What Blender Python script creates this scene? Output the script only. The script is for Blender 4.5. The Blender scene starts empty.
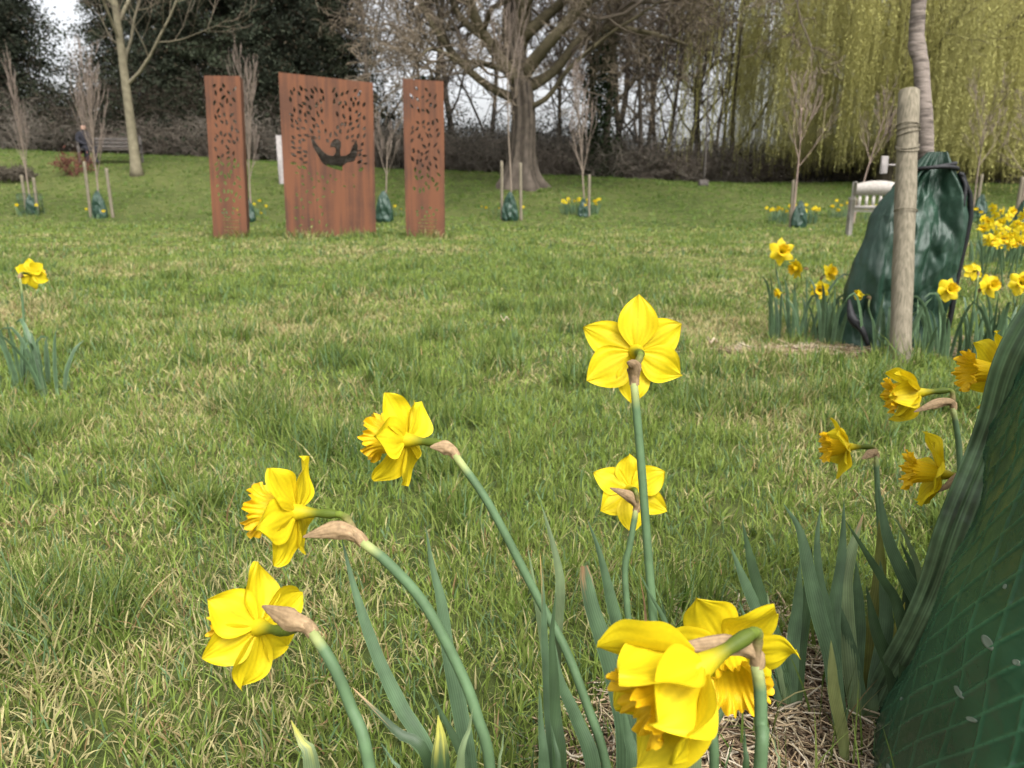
import bpy, math, random
import numpy as np
from mathutils import Vector
random.seed(7); RNG = np.random.default_rng(7)
SC = bpy.context.scene; COL = SC.collection
# ------------------------------------------------------------------ camera, sky, sun, exposure
FPX, CX, CY, CAMH = 740.0, 512.0, 384.0, 0.60
PITCH = math.atan(184/740)
cam = bpy.data.cameras.new('camera'); camo = bpy.data.objects.new('camera', cam); COL.objects.link(camo)
camo.location = (0, 0, CAMH); camo.rotation_euler = (math.pi/2-PITCH, 0, 0)
cam.sensor_width = 36; cam.lens = FPX/1024*36; cam.clip_start = .02; cam.clip_end = 4000
cam.dof.use_dof = True; cam.dof.focus_distance = .75; cam.dof.aperture_fstop = 10.5
SC.camera = camo
SUN_EL, SUN_AZ = 55, 25          # azimuth measured from -Y (behind the camera) towards +X
w = bpy.data.worlds.new('World'); SC.world = w; w.use_nodes = True
nt = w.node_tree; nt.nodes.clear()
sky = nt.nodes.new('ShaderNodeTexSky'); sky.sky_type = 'NISHITA'; sky.sun_disc = False
sky.sun_elevation = math.radians(SUN_EL); sky.sun_rotation = math.radians(180-SUN_AZ)
sky.dust_density = 6; sky.air_density = 1.0; sky.ozone_density = 1
hs = nt.nodes.new('ShaderNodeHueSaturation'); hs.inputs['Saturation'].default_value = .16; hs.inputs['Value'].default_value = 1.0
bg = nt.nodes.new('ShaderNodeBackground'); bg.inputs['Strength'].default_value = .15
wo = nt.nodes.new('ShaderNodeOutputWorld')
nt.links.new(sky.outputs[0], hs.inputs['Color']); nt.links.new(hs.outputs[0], bg.inputs[0]); nt.links.new(bg.outputs[0], wo.inputs[0])
sl = bpy.data.lights.new('sun', 'SUN'); sl.energy = 1.3; sl.angle = math.radians(25); sl.color = (1, .97, .92)
so = bpy.data.objects.new('sun', sl); COL.objects.link(so)
a = math.radians(SUN_AZ); e = math.radians(SUN_EL)
sd = Vector((math.sin(a)*math.cos(e), -math.cos(a)*math.cos(e), math.sin(e)))
so.rotation_euler = sd.to_track_quat('Z', 'Y').to_euler()
SC.view_settings.view_transform = 'Standard'; SC.view_settings.look = 'None'
SC.view_settings.exposure = 1.27; SC.view_settings.gamma = 1

# ------------------------------------------------------------------ maths helpers
cp, sp = math.cos(PITCH), math.sin(PITCH)
Rv = np.array([1, 0, 0.]); Uv = np.array([0, sp, cp]); Fv = np.array([0, cp, -sp]); C0 = np.array([0, 0, CAMH])
def P(px, py, Z): return C0 + (px-CX)/FPX*Z*Rv - (py-CY)/FPX*Z*Uv + Z*Fv
def cdir(r, u, away):
    v = r*Rv + u*Uv + away*Fv; return v/np.linalg.norm(v)
def _h(ix, iy, s):
    n = (ix.astype(np.int64)*374761393 + iy.astype(np.int64)*668265263 + s*974634777) & 0x7fffffff
    n = ((n ^ (n >> 13))*1274126177) & 0x7fffffff
    n = (n ^ (n >> 16)) & 0xffff
    return n/65535.0
def vn(x, y, scale, seed=0):
    x = np.asarray(x, float)/scale+1000; y = np.asarray(y, float)/scale+1000
    ix = np.floor(x); iy = np.floor(y); fx = x-ix; fy = y-iy
    fx = fx*fx*(3-2*fx); fy = fy*fy*(3-2*fy)
    return (_h(ix, iy, seed)*(1-fx)+_h(ix+1, iy, seed)*fx)*(1-fy)+(_h(ix, iy+1, seed)*(1-fx)+_h(ix+1, iy+1, seed)*fx)*fy
def ln(x, y, seed=0):
    x = np.asarray(x, float)+1000; y = np.asarray(y, float)+1000; ix = np.floor(x); iy = np.floor(y); fx = x-ix; fy = y-iy
    a, b, c, d = _h(ix, iy, seed), _h(ix+1, iy, seed), _h(ix, iy+1, seed), _h(ix+1, iy+1, seed)
    return np.where(fx+fy < 1, a+(b-a)*fx+(c-a)*fy, d+(c-d)*(1-fx)+(b-d)*(1-fy))
def sstep(t): t = np.clip(t, 0, 1); return t*t*(3-2*t)
def H(x, y):
    x = np.asarray(x, float); y = np.asarray(y, float)
    A = np.interp(x, [-24, -12, -6, 0, 7, 20], [2.65, 2.2, 1.78, 1.58, 1.25, 1.15])
    z = A*sstep((y-17)/13)
    z = z + (vn(x, y, .33, 1)-.5)*.022*sstep((9-y)/4) + (vn(x, y, 1.3, 2)-.5)*.03 + (vn(x, y, 5, 3)-.5)*.08*sstep((y-3)/6)
    return z
def Hs(x, y): return float(H(np.array([x]), np.array([y]))[0])
def G(px, py):
    d = (px-CX)/FPX*Rv - (py-CY)/FPX*Uv + Fv
    t = np.concatenate([np.linspace(.3, 5, 500), np.linspace(5, 80, 3000)])
    pts = C0+d*t[:, None]; below = pts[:, 2] < H(pts[:, 0], pts[:, 1])
    i = int(np.argmax(below)) if below.any() else len(t)-1
    p = pts[i]; return np.array([p[0], p[1], Hs(p[0], p[1])])
def depth(p): return float(np.dot(np.asarray(p)-C0, Fv))
def gd(px, y):        # ground point at world distance y in the image column px
    Zc = y*cp+.1
    for _ in range(4):
        x = (px-CX)/FPX*Zc; z = Hs(x, y); Zc = depth((x, y, z))
    return np.array([x, y, z])
def cat_seg(Q, t):
    i = int(t); f = t-i; a, b, c, d = Q[i], Q[i+1], Q[i+2], Q[i+3]
    return .5*((2*b)+(-a+c)*f+(2*a-5*b+4*c-d)*f*f+(-a+3*b-3*c+d)*f**3)
def cat(pts, n):
    pts = np.asarray(pts, float)
    if len(pts) == 2: return pts[0]+(pts[1]-pts[0])*np.linspace(0, 1, n)[:, None]
    Q = np.vstack([2*pts[0]-pts[1], pts, 2*pts[-1]-pts[-2]])
    T = np.linspace(0, len(pts)-1-1e-6, n); out = []
    for t in T:
        i = int(t); f = t-i; a, b, c, d = Q[i], Q[i+1], Q[i+2], Q[i+3]
        out.append(.5*((2*b)+(-a+c)*f+(2*a-5*b+4*c-d)*f*f+(-a+3*b-3*c+d)*f**3))
    out = np.array(out)
    if len(pts) > 2:
        dn = np.array([cat_seg(Q, u) for u in np.linspace(0, len(pts)-1-1e-6, 8*n)]); L = np.concatenate([[0], np.cumsum(np.linalg.norm(np.diff(dn, axis=0), axis=1))])
        out = np.stack([np.interp(np.linspace(0, L[-1], n), L, dn[:, k]) for k in range(3)], 1)
    return out

# ------------------------------------------------------------------ object helpers
def origin(o):
    p = np.zeros(3)
    while o is not None: p += np.array(o.location); o = o.parent
    return p
def setp(o, label=None, cat_=None, group=None, kind=None):
    if label: o['label'] = label
    if cat_: o['category'] = cat_
    if group: o['group'] = group
    if kind: o['kind'] = kind
    return o
def thing(name, loc, label, cat_, group=None):
    o = bpy.data.objects.new(name, None); o.empty_display_size = .05; COL.objects.link(o); o.location = tuple(map(float, loc))
    return setp(o, label, cat_, group)
def mk(name, V, F, mat, parent=None, col=None, smooth=True, loc=None, midx=None):
    """V world coordinates (N,3); F list of arrays (M,3)/(M,4) or one array"""
    V = np.asarray(V, float); Fs = F if isinstance(F, list) else [F]
    Fs = [np.asarray(f, np.int64) for f in Fs if len(f)]
    o0 = origin(parent) if parent is not None else (np.array(loc, float) if loc is not None else np.zeros(3))
    me = bpy.data.meshes.new(name); me.vertices.add(len(V)); me.vertices.foreach_set('co', (V-o0).astype(np.float32).ravel())
    li = np.concatenate([f.ravel() for f in Fs]); tot = np.concatenate([np.full(len(f), f.shape[1]) for f in Fs])
    me.loops.add(len(li)); me.loops.foreach_set('vertex_index', li.astype(np.int32))
    me.polygons.add(len(tot)); st = np.concatenate([[0], np.cumsum(tot)[:-1]])
    me.polygons.foreach_set('loop_start', st.astype(np.int32)); me.polygons.foreach_set('loop_total', tot.astype(np.int32))
    if smooth: me.polygons.foreach_set('use_smooth', np.ones(len(tot), bool))
    mats = mat if isinstance(mat, (list, tuple)) else [mat]
    for m in mats: me.materials.append(m)
    if midx is not None: me.polygons.foreach_set('material_index', np.asarray(midx, np.int32))
    if col is not None:
        col = np.asarray(col, float)
        if col.ndim == 1: col = np.tile(col, (len(V), 1))
        ca = me.color_attributes.new('Col', 'FLOAT_COLOR', 'POINT')
        ca.data.foreach_set('color', np.hstack([col, np.ones((len(V), 1))]).astype(np.float32).ravel())
    me.update(calc_edges=True)
    o = bpy.data.objects.new(name, me); COL.objects.link(o)
    if parent is not None: o.parent = parent
    else: o.location = tuple(map(float, o0))
    return o
def copy_tree(o, parent=None):
    c = o.copy(); COL.objects.link(c); c.parent = parent
    for ch in list(o.children): copy_tree(ch, c)
    return c
def grid(nu, nv, wrap=False):       # vertex index u*nv+v
    u = np.arange(nu if wrap else nu-1); v = np.arange(nv-1); U, Vv = np.meshgrid(u, v, indexing='ij')
    U = U.ravel(); Vv = Vv.ravel(); U2 = (U+1) % nu
    return np.stack([U*nv+Vv, U2*nv+Vv, U2*nv+Vv+1, U*nv+Vv+1], 1)
class Geo:
    def __init__(s): s.V = []; s.F3 = []; s.F4 = []; s.C = []; s.n = 0
    def add(s, V, F, col=(1, 1, 1)):
        V = np.asarray(V, float); F = np.asarray(F, np.int64)
        s.V.append(V); (s.F4 if F.shape[1] == 4 else s.F3).append(F+s.n)
        c = np.asarray(col, float); s.C.append(np.tile(c, (len(V), 1)) if c.ndim == 1 else c); s.n += len(V)
    def box(s, c, size, R=None, col=(1, 1, 1), bev=0):
        h = np.array(size)/2; q = np.array([[x, y, z] for x in (-1, 1) for y in (-1, 1) for z in (-1, 1)], float)
        V = q*h
        if bev:      # chamfered box: three rings of vertices
            V = []
            for k in range(3):
                for qq in q:
                    v = qq*(h-bev); v[k] = qq[k]*h[k]; V.append(v)
            V = np.array(V); F4 = []; F3 = []
            fc = [(0, 1, 3, 2), (4, 6, 7, 5), (0, 4, 5, 1), (2, 3, 7, 6), (0, 2, 6, 4), (1, 5, 7, 3)]
            ax = [0, 0, 1, 1, 2, 2]
            for f, k in zip(fc, ax): F4.append([8*k+i for i in f])
            for i in range(8):
                F3.append([i, 8+i, 16+i])
                for k in range(3):
                    j = i ^ (4 >> k)
                    if i < j:
                        a, b = [m for m in range(3) if m != k]; F4.append([8*a+i, 8*a+j, 8*b+j, 8*b+i])
            if R is not None: V = V@np.array(R).T
            n0 = s.n; s.add(V+np.array(c), F4, col); s.F3.append(np.array(F3)+n0); return
        if R is not None: V = V@np.array(R).T
        s.add(V+np.array(c), [[0, 1, 3, 2], [4, 6, 7, 5], [0, 4, 5, 1], [2, 3, 7, 6], [0, 2, 6, 4], [1, 5, 7, 3]], col)
    def tubes(s, PTS, RAD, sides, col=(1, 1, 1), cap=True):
        """PTS (N,K,3), RAD (N,K)"""
        PTS = np.asarray(PTS, float); RAD = np.asarray(RAD, float)
        if PTS.ndim == 2: PTS = PTS[None]; RAD = RAD[None]
        N, K, _ = PTS.shape
        T = np.gradient(PTS, axis=1); T /= np.linalg.norm(T, axis=2, keepdims=True)+1e-12
        avg = T.mean(1); avg /= np.linalg.norm(avg, axis=1, keepdims=True)+1e-12
        ref = np.where(np.abs(avg[:, 2:3]) > .8, np.array([[1., 0, 0]]), np.array([[0, 0, 1.]]))
        A = np.cross(T, ref[:, None, :]); A /= np.linalg.norm(A, axis=2, keepdims=True)+1e-12; B = np.cross(T, A)
        an = np.arange(sides)/sides*2*math.pi
        V = PTS[:, :, None]+RAD[:, :, None, None]*(A[:, :, None]*np.cos(an)[None, None, :, None]+B[:, :, None]*np.sin(an)[None, None, :, None])
        V = V.reshape(-1, 3); n, k, i = np.meshgrid(np.arange(N), np.arange(K-1), np.arange(sides), indexing='ij')
        n = n.ravel(); k = k.ravel(); i = i.ravel(); j = (i+1) % sides; b = n*K*sides+k*sides
        F = np.stack([b+i, b+j, b+sides+j, b+sides+i], 1)
        c = np.asarray(col, float)
        if c.ndim == 2 and len(c) == N: c = np.repeat(c, K*sides, axis=0)
        elif c.ndim == 2 and len(c) == K and N == 1: c = np.repeat(c, sides, axis=0)
        n0 = s.n; s.add(V, F, c)
        if cap and N == 1 and sides == 4:
            s.F4.append(np.array([[3, 2, 1, 0], [(K-1)*4, (K-1)*4+1, (K-1)*4+2, (K-1)*4+3]])+n0)
        elif cap and N == 1:
            for (bb, sgn) in ((0, -1), ((K-1)*sides, 1)):
                s.F3.append(np.array([[bb, bb+m, bb+m+1][::sgn] for m in range(1, sides-1)])+n0)
    def build(s, name, mat, parent=None, loc=None, smooth=True, attr=True):
        F = [np.vstack(x) for x in (s.F4, s.F3) if x]
        return mk(name, np.vstack(s.V), F, mat, parent, np.vstack(s.C) if attr else None, smooth, loc)

# ------------------------------------------------------------------ materials
def new(name):
    m = bpy.data.materials.new(name); m.use_nodes = True; t = m.node_tree; t.nodes.clear()
    return m, t, t.nodes.new('ShaderNodeOutputMaterial')
def leafy(name, transl=.35, rough=.5, spec=.3, nscale=0, nstr=.0, bump=0, bscale=60):
    m, t, out = new(name); N = t.nodes; L = t.links
    at = N.new('ShaderNodeAttribute'); at.attribute_name = 'Col'; src = at.outputs['Color']
    if nscale:
        tc = N.new('ShaderNodeTexCoord'); no = N.new('ShaderNodeTexNoise'); no.inputs['Scale'].default_value = nscale; no.inputs['Detail'].default_value = 3
        L.new(tc.outputs['Object'], no.inputs['Vector'])
        mr = N.new('ShaderNodeMapRange'); mr.inputs[1].default_value = .3; mr.inputs[2].default_value = .7; mr.inputs[3].default_value = 1-nstr; mr.inputs[4].default_value = 1+nstr
        L.new(no.outputs[0], mr.inputs[0]); mx = N.new('ShaderNodeVectorMath'); mx.operation = 'SCALE'
        L.new(src, mx.inputs[0]); L.new(mr.outputs[0], mx.inputs['Scale']); src = mx.outputs[0]
    b = N.new('ShaderNodeBsdfPrincipled'); b.inputs['Roughness'].default_value = rough; b.inputs['Specular IOR Level'].default_value = spec
    L.new(src, b.inputs['Base Color']); sh = b.outputs[0]
    if bump:
        tc = N.new('ShaderNodeTexCoord'); n2 = N.new('ShaderNodeTexNoise'); n2.inputs['Scale'].default_value = bscale; n2.inputs['Detail'].default_value = 4
        L.new(tc.outputs['Object'], n2.inputs['Vector']); bu = N.new('ShaderNodeBump'); bu.inputs['Strength'].default_value = bump; bu.inputs['Distance'].default_value = .2/bscale
        L.new(n2.outputs[0], bu.inputs['Height']); L.new(bu.outputs[0], b.inputs['Normal'])
    if transl:
        tr = N.new('ShaderNodeBsdfTranslucent'); L.new(src, tr.inputs['Color'])
        mi = N.new('ShaderNodeMixShader'); mi.inputs[0].default_value = transl
        L.new(sh, mi.inputs[1]); L.new(tr.outputs[0], mi.inputs[2]); sh = mi.outputs[0]
    L.new(sh, out.inputs[0]); return m
def solid(name, c1, c2=None, rough=.7, scale=8, stretch=(1, 1, 1), bump=.3, spec=.3, detail=5, lo=.35, hi=.65):
    m, t, out = new(name); N = t.nodes; L = t.links; c2 = c2 or c1
    tc = N.new('ShaderNodeTexCoord'); mp = N.new('ShaderNodeMapping'); mp.inputs['Scale'].default_value = stretch
    no = N.new('ShaderNodeTexNoise'); no.inputs['Scale'].default_value = scale; no.inputs['Detail'].default_value = detail
    L.new(tc.outputs['Object'], mp.inputs[0]); L.new(mp.outputs[0], no.inputs['Vector'])
    cr = N.new('ShaderNodeValToRGB'); cr.color_ramp.elements[0].position = lo; cr.color_ramp.elements[1].position = hi
    cr.color_ramp.elements[0].color = (*c1, 1); cr.color_ramp.elements[1].color = (*c2, 1)
    b = N.new('ShaderNodeBsdfPrincipled'); b.inputs['Roughness'].default_value = rough; b.inputs['Specular IOR Level'].default_value = spec
    L.new(no.outputs[0], cr.inputs[0]); L.new(cr.outputs[0], b.inputs['Base Color'])
    if bump:
        bu = N.new('ShaderNodeBump'); bu.inputs['Strength'].default_value = bump; bu.inputs['Distance'].default_value = .05/scale*2
        L.new(no.outputs[0], bu.inputs['Height']); L.new(bu.outputs[0], b.inputs['Normal'])
    L.new(b.outputs[0], out.inputs[0]); return m
M = {}
M['grass'] = leafy('grass_blades', .3, .6, .15)
M['petal'] = leafy('petal', .27, .55, .2, 350, .05, .25, 500)
M['leaf'] = leafy('daffodil_leaf', .2, .5, .35, 40, .20, .2, 300)
M['stem'] = leafy('daffodil_stem', .0, .6, .25, 45, .22, .4, 300)
M['papery'] = leafy('papery', .3, .7, .2, 250, .22, .8, 260)
M['straw'] = leafy('straw', .1, .8, .1)
M['foliage'] = leafy('tree_foliage', .25, .7, .15)
M['willow'] = leafy('willow_foliage', .42, .7, .1)
M['bark'] = leafy('bark', 0, .9, .1, 6, .25, .6, 14)
M['twig'] = leafy('twig', 0, .9, .1)
M['post'] = solid('weathered_post', (.21, .18, .13), (.115, .10, .068), .85, 22, (6, 6, .35), .5)
M['greywood'] = solid('silvered_wood', (.42, .385, .35), (.30, .275, .25), .85, 14, (3, 3, 3), .3)
M['darkwood'] = solid('dark_wood', (.10, .085, .075), (.05, .045, .04), .8, 12, (1, 1, 1), .3)
M['blackstrap'] = solid('black_webbing', (.006, .006, .007), (.014, .014, .015), .6, 60, (1, 1, 1), .4)
M['cloth'] = solid('black_cloth', (.012, .012, .016), (.022, .022, .028), .9, 25)
M['skin'] = solid('skin', (.45, .27, .2), (.5, .3, .22), .6, 30, bump=.05)
M['hair'] = solid('hair', (.02, .015, .012), (.035, .025, .02), .6, 60)
M['white'] = solid('white_paint', (.27, .245, .23), (.20, .185, .175), .7, 10)
M['birch'] = solid('birch_bark', (.06, .048, .04), (.17, .14, .118), .85, 11, (1.2, 1.2, 5), .9, .2, 6, .3, .52)
def corten():
    m, t, out = new('rusted_steel'); N = t.nodes; L = t.links
    tc = N.new('ShaderNodeTexCoord')
    def noise(scale, st, det=6):
        mp = N.new('ShaderNodeMapping'); mp.inputs['Scale'].default_value = st
        no = N.new('ShaderNodeTexNoise'); no.inputs['Scale'].default_value = scale; no.inputs['Detail'].default_value = det
        L.new(tc.outputs['Object'], mp.inputs[0]); L.new(mp.outputs[0], no.inputs['Vector']); return no
    n1 = noise(1.6, (1, 1, .8)); n2 = noise(40, (1, 1, 1)); n3 = noise(5, (3, 3, .12))
    cr = N.new('ShaderNodeValToRGB'); e = cr.color_ramp.elements
    e[0].position = .47; e[0].color = (.062, .032, .022, 1); e[1].position = .68; e[1].color = (.140, .057, .029, 1)
    m1 = N.new('ShaderNodeMath'); m1.operation = 'MULTIPLY_ADD'; m1.inputs[1].default_value = .14; L.new(n2.outputs[0], m1.inputs[0])
    m2 = N.new('ShaderNodeMath'); m2.operation = 'MULTIPLY_ADD'; m2.inputs[1].default_value = .6; L.new(n3.outputs[0], m2.inputs[0])
    m3 = N.new('ShaderNodeMath'); m3.operation = 'MULTIPLY'; m3.inputs[1].default_value = .5; L.new(n1.outputs[0], m3.inputs[0])
    L.new(m3.outputs[0], m2.inputs[2]); L.new(m2.outputs[0], m1.inputs[2]); L.new(m1.outputs[0], cr.inputs[0])
    b = N.new('ShaderNodeBsdfPrincipled'); b.inputs['Roughness'].default_value = .85; b.inputs['Specular IOR Level'].default_value = .25
    L.new(cr.outputs[0], b.inputs['Base Color'])
    bu = N.new('ShaderNodeBump'); bu.inputs['Strength'].default_value = .4; bu.inputs['Distance'].default_value = .004; L.new(n2.outputs[0], bu.inputs['Height']); L.new(bu.outputs[0], b.inputs['Normal'])
    L.new(b.outputs[0], out.inputs[0]); return m
M['corten'] = corten()
def tarp(name, c1, c2, weave=True, transm=0, rough=.33):
    m, t, out = new(name); N = t.nodes; L = t.links
    tc = N.new('ShaderNodeTexCoord'); no = N.new('ShaderNodeTexNoise'); no.inputs['Scale'].default_value = 9; no.inputs['Detail'].default_value = 5
    L.new(tc.outputs['Object'], no.inputs['Vector'])
    cr = N.new('ShaderNodeValToRGB'); cr.color_ramp.elements[0].position = .35; cr.color_ramp.elements[1].position = .7
    cr.color_ramp.elements[0].color = (*c1, 1); cr.color_ramp.elements[1].color = (*c2, 1); L.new(no.outputs[0], cr.inputs[0])
    b = N.new('ShaderNodeBsdfPrincipled'); b.inputs['Roughness'].default_value = rough; L.new(cr.outputs[0], b.inputs['Base Color'])
    n2 = N.new('ShaderNodeTexNoise'); n2.inputs['Distortion'].default_value = .4
    if weave: n2.noise_type = 'RIDGED_MULTIFRACTAL'; n2.inputs['Scale'].default_value = 5; n2.inputs['Detail'].default_value = 3
    else: n2.inputs['Scale'].default_value = 14; n2.inputs['Detail'].default_value = 2
    L.new(tc.outputs['Object'], n2.inputs['Vector'])
    bu = N.new('ShaderNodeBump'); bu.inputs['Strength'].default_value = .8 if weave else .25; bu.inputs['Distance'].default_value = .02 if weave else .008; L.new(n2.outputs[0], bu.inputs['Height'])
    last = bu
    if weave:
        wv = N.new('ShaderNodeTexWave'); wv.bands_direction = 'Z'; wv.inputs['Scale'].default_value = 60; wv.inputs['Distortion'].default_value = 1.5
        L.new(tc.outputs['Object'], wv.inputs['Vector'])
        b2 = N.new('ShaderNodeBump'); b2.inputs['Strength'].default_value = .25; b2.inputs['Distance'].default_value = .002
        L.new(wv.outputs[0], b2.inputs['Height']); L.new(bu.outputs[0], b2.inputs['Normal']); last = b2
    L.new(last.outputs[0], b.inputs['Normal']); sh = b.outputs[0]
    if transm:
        tr = N.new('ShaderNodeBsdfTranslucent'); L.new(cr.outputs[0], tr.inputs['Color'])
        mi = N.new('ShaderNodeMixShader'); mi.inputs[0].default_value = transm; L.new(sh, mi.inputs[1]); L.new(tr.outputs[0], mi.inputs[2]); sh = mi.outputs[0]
    L.new(sh, out.inputs[0]); return m
M['tarp'] = tarp('green_tarpaulin', (.007, .028, .015), (.014, .046, .026), rough=.5)
M['film'] = leafy('green_ribbed_plastic', 0, .27, .5, 12, .3, .5, 16)
M['filmedge'] = leafy('green_plastic_fold', .35, .3, .5, 40, .3, .3, 60)

# ------------------------------------------------------------------ ground
def build_ground():
    ys = np.concatenate([np.linspace(-10, -.2, 25), .0+np.linspace(0, 3, 200), 3*np.exp(np.linspace(0.004, math.log(40), 260)), np.geomspace(130, 2500, 14)])
    s = np.linspace(-1, 1, 261); s = np.sign(s)*np.abs(s)**1.25
    X = s[None]*(4+np.clip(ys, 0, None)[:, None]*1.3); Y = np.repeat(ys[:, None], len(s), 1)
    Z = H(X, Y); V = np.stack([X, Y, Z], 2).reshape(-1, 3)
    m, t, out = new('lawn_soil'); N = t.nodes; L = t.links
    tc = N.new('ShaderNodeTexCoord')
    def no(sc, d=6):
        n = N.new('ShaderNodeTexNoise'); n.inputs['Scale'].default_value = sc; n.inputs['Detail'].default_value = d; L.new(tc.outputs['Object'], n.inputs['Vector']); return n
    a, b_, c = no(.35), no(4), no(60)
    ad = N.new('ShaderNodeMath'); ad.operation = 'MULTIPLY_ADD'; ad.inputs[1].default_value = .5; L.new(b_.outputs[0], ad.inputs[0])
    m5 = N.new('ShaderNodeMath'); m5.operation = 'MULTIPLY'; m5.inputs[1].default_value = .5; L.new(a.outputs[0], m5.inputs[0]); L.new(m5.outputs[0], ad.inputs[2])
    cr = N.new('ShaderNodeValToRGB'); e = cr.color_ramp.elements
    e[0].position = .38; e[0].color = (.035, .050, .012, 1); e[1].position = .62; e[1].color = (.085, .095, .030, 1)
    L.new(ad.outputs[0], cr.inputs[0])
    b = N.new('ShaderNodeBsdfPrincipled'); b.inputs['Roughness'].default_value = .95; b.inputs['Specular IOR Level'].default_value = .1
    L.new(cr.outputs[0], b.inputs['Base Color'])
    bu = N.new('ShaderNodeBump'); bu.inputs['Strength'].default_value = .7; bu.inputs['Distance'].default_value = .02; L.new(c.outputs[0], bu.inputs['Height']); L.new(bu.outputs[0], b.inputs['Normal'])
    L.new(b.outputs[0], out.inputs[0])
    g = grid(len(ys), len(s))[:, ::-1]
    o = mk('ground', V, g, m); setp(o, kind='structure')
build_ground()

# the worn, straw covered patches where little grass grows
BARE = [(G(790, 725), .20, .24), (G(745, 800), .22, .2), (G(860, 352), .55, .10), (G(900, 345), .35, .12)]
def bareness(x, y):
    b = np.zeros_like(x)
    for c, rx, ry in BARE: b = np.maximum(b, 1-np.sqrt(((x-c[0])/rx)**2+((y-c[1])/ry)**2))
    return np.clip(b*2.2, 0, 1)
sb_ = G(901, 366)
def build_grass():
    zones = [(.33, 1.2, 30000, .0022, .070, 4), (1.2, 2.2, 19000, .0027, .070, 3), (2.2, 4.2, 8500, .0038, .070, 3), (4.2, 8, 3200, .0060, .066, 2), (8, 15, 1000, .011, .072, 2), (15, 33, 210, .024, .085, 2)]
    g = Geo()
    green = np.array([.128, .195, .030]); dark = np.array([.034, .080, .009]); dry = np.array([.37, .325, .155]); lime = np.array([.25, .285, .080]); brown = np.array([.26, .17, .08]); blue = np.array([.12, .19, .085])
    for (y0, y1, dens, wd, ln, seg) in zones:
        hw = lambda y: .80*y+.35
        area = (hw(y0)+hw(y1))*(y1-y0); n = int(dens*area)
        nt_ = max(1, n//18)
        u = RNG.random(nt_*2); ty = np.sqrt(y0**2+(y1**2-y0**2)*u); tx = (RNG.random(nt_*2)*2-1)*hw(ty)
        k = RNG.integers(0, len(tx), n)
        spread = .015*(1+y0*.30)
        ang = RNG.random(n)*2*math.pi; rr = np.abs(RNG.normal(0, spread, n))
        x = tx[k]+rr*np.cos(ang); y = ty[k]+rr*np.sin(ang)
        keep = (RNG.random(n) > bareness(x, y)*.93) & (y > .3)
        x, y, ang, k = x[keep], y[keep], ang[keep], k[keep]; n = len(x)
        z = H(x, y)
        big = vn(x, y, .9, 11)*.6+vn(x, y, .35, 12)*.4+(vn(x, y, .13, 15)-.5)*.25
        tus = sstep((vn(x, y, .30, 13)*.5+vn(x, y, .12, 23)*.5-.50)/.24)*np.where(y < 7, 1, .8)
        pan = np.zeros(n)
        for xa, xb in ((-4.95, -4.25), (-3.72, -2.15), (-1.78, -1.0)): pan = np.maximum(pan, np.exp(-((y-12.32)/.16)**2)*((x > xa) & (x < xb)))
        pan = np.maximum(pan, np.exp(-(((x-sb_[0])/.09)**2+((y-sb_[1])/.08)**2)))
        tus = np.maximum(tus, pan)
        far = sstep((y-9)/10)
        L_ = ln*(.48+.66*RNG.random(n))*(.55+.95*tus)*(1-.15*far)*(1+.9*pan)
        lean = np.clip(np.abs(RNG.normal(.6, .45, n)), .05, 1.5)
        la = ang+RNG.normal(0, .7, n)+(vn(x, y, .5, 17)-.5)*2.5
        dryp = np.clip(.31-.31*tus+(big-.5)*1.35, .04, .8)*(1-.45*far)
        r = RNG.random(n)
        base = green[None]*(1-tus[:, None])+dark[None]*tus[:, None]*.8+green[None]*tus[:, None]*.2
        m2 = RNG.random(n)[:, None]*.7; base = base*(1-m2)+lime*m2
        bl = (RNG.random(n) < .16)[:, None]; base = np.where(bl, blue, base)
        isd = (r < dryp)[:, None]; isb = (RNG.random(n) < .12)[:, None]
        c = np.where(isd, np.where(isb, brown, dry), base)*(.75+.5*RNG.random(n))[:, None]
        # greener far lawn and bank
        fb = sstep((y-16)/4)[:, None]; c = c*(1-fb*.55)+fb*.55*(np.array([.085, .150, .028])*(.7+.6*vn(x, y, 2.2, 19))[:, None])
        lean = np.where(isd[:, 0], lean+.35, lean)
        W_ = wd*(.7+.9*RNG.random(n))
        K = seg+1; t = np.linspace(0, 1, K)
        th = lean[:, None]*(.35+.9*t[None])
        dl = L_[:, None]/seg
        hx = np.concatenate([np.zeros((n, 1)), np.cumsum(np.sin(th[:, 1:])*dl, 1)], 1)
        hz = np.concatenate([np.zeros((n, 1)), np.cumsum(np.cos(th[:, 1:])*dl, 1)], 1)
        dx, dy = np.cos(la), np.sin(la)
        fa = RNG.random(n)*math.pi; wx, wy = np.cos(fa), np.sin(fa)
        wt = np.clip(1-t**2.2, .06, 1)*(.75+.25*np.minimum(t*4, 1))
        V = np.empty((n, K, 2, 3))
        for si, sg in ((0, -.5), (1, .5)):
            V[:, :, si, 0] = x[:, None]+dx[:, None]*hx+sg*W_[:, None]*wt*wx[:, None]
            V[:, :, si, 1] = y[:, None]+dy[:, None]*hx+sg*W_[:, None]*wt*wy[:, None]
            V[:, :, si, 2] = z[:, None]+np.maximum(hz, .004)-.006*(t[None] == 0)
        b = (np.arange(n)*K*2)[:, None]+(np.arange(seg)*2)[None]
        b = b.ravel(); F = np.stack([b, b+1, b+3, b+2], 1)
        g.add(V.reshape(-1, 3), F, np.repeat(c, K*2, axis=0))
    o = g.build('lawn_grass', M['grass']); setp(o, 'tufty short lawn grass mixed green and straw coloured', 'grass', kind='stuff')
build_grass()
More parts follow.
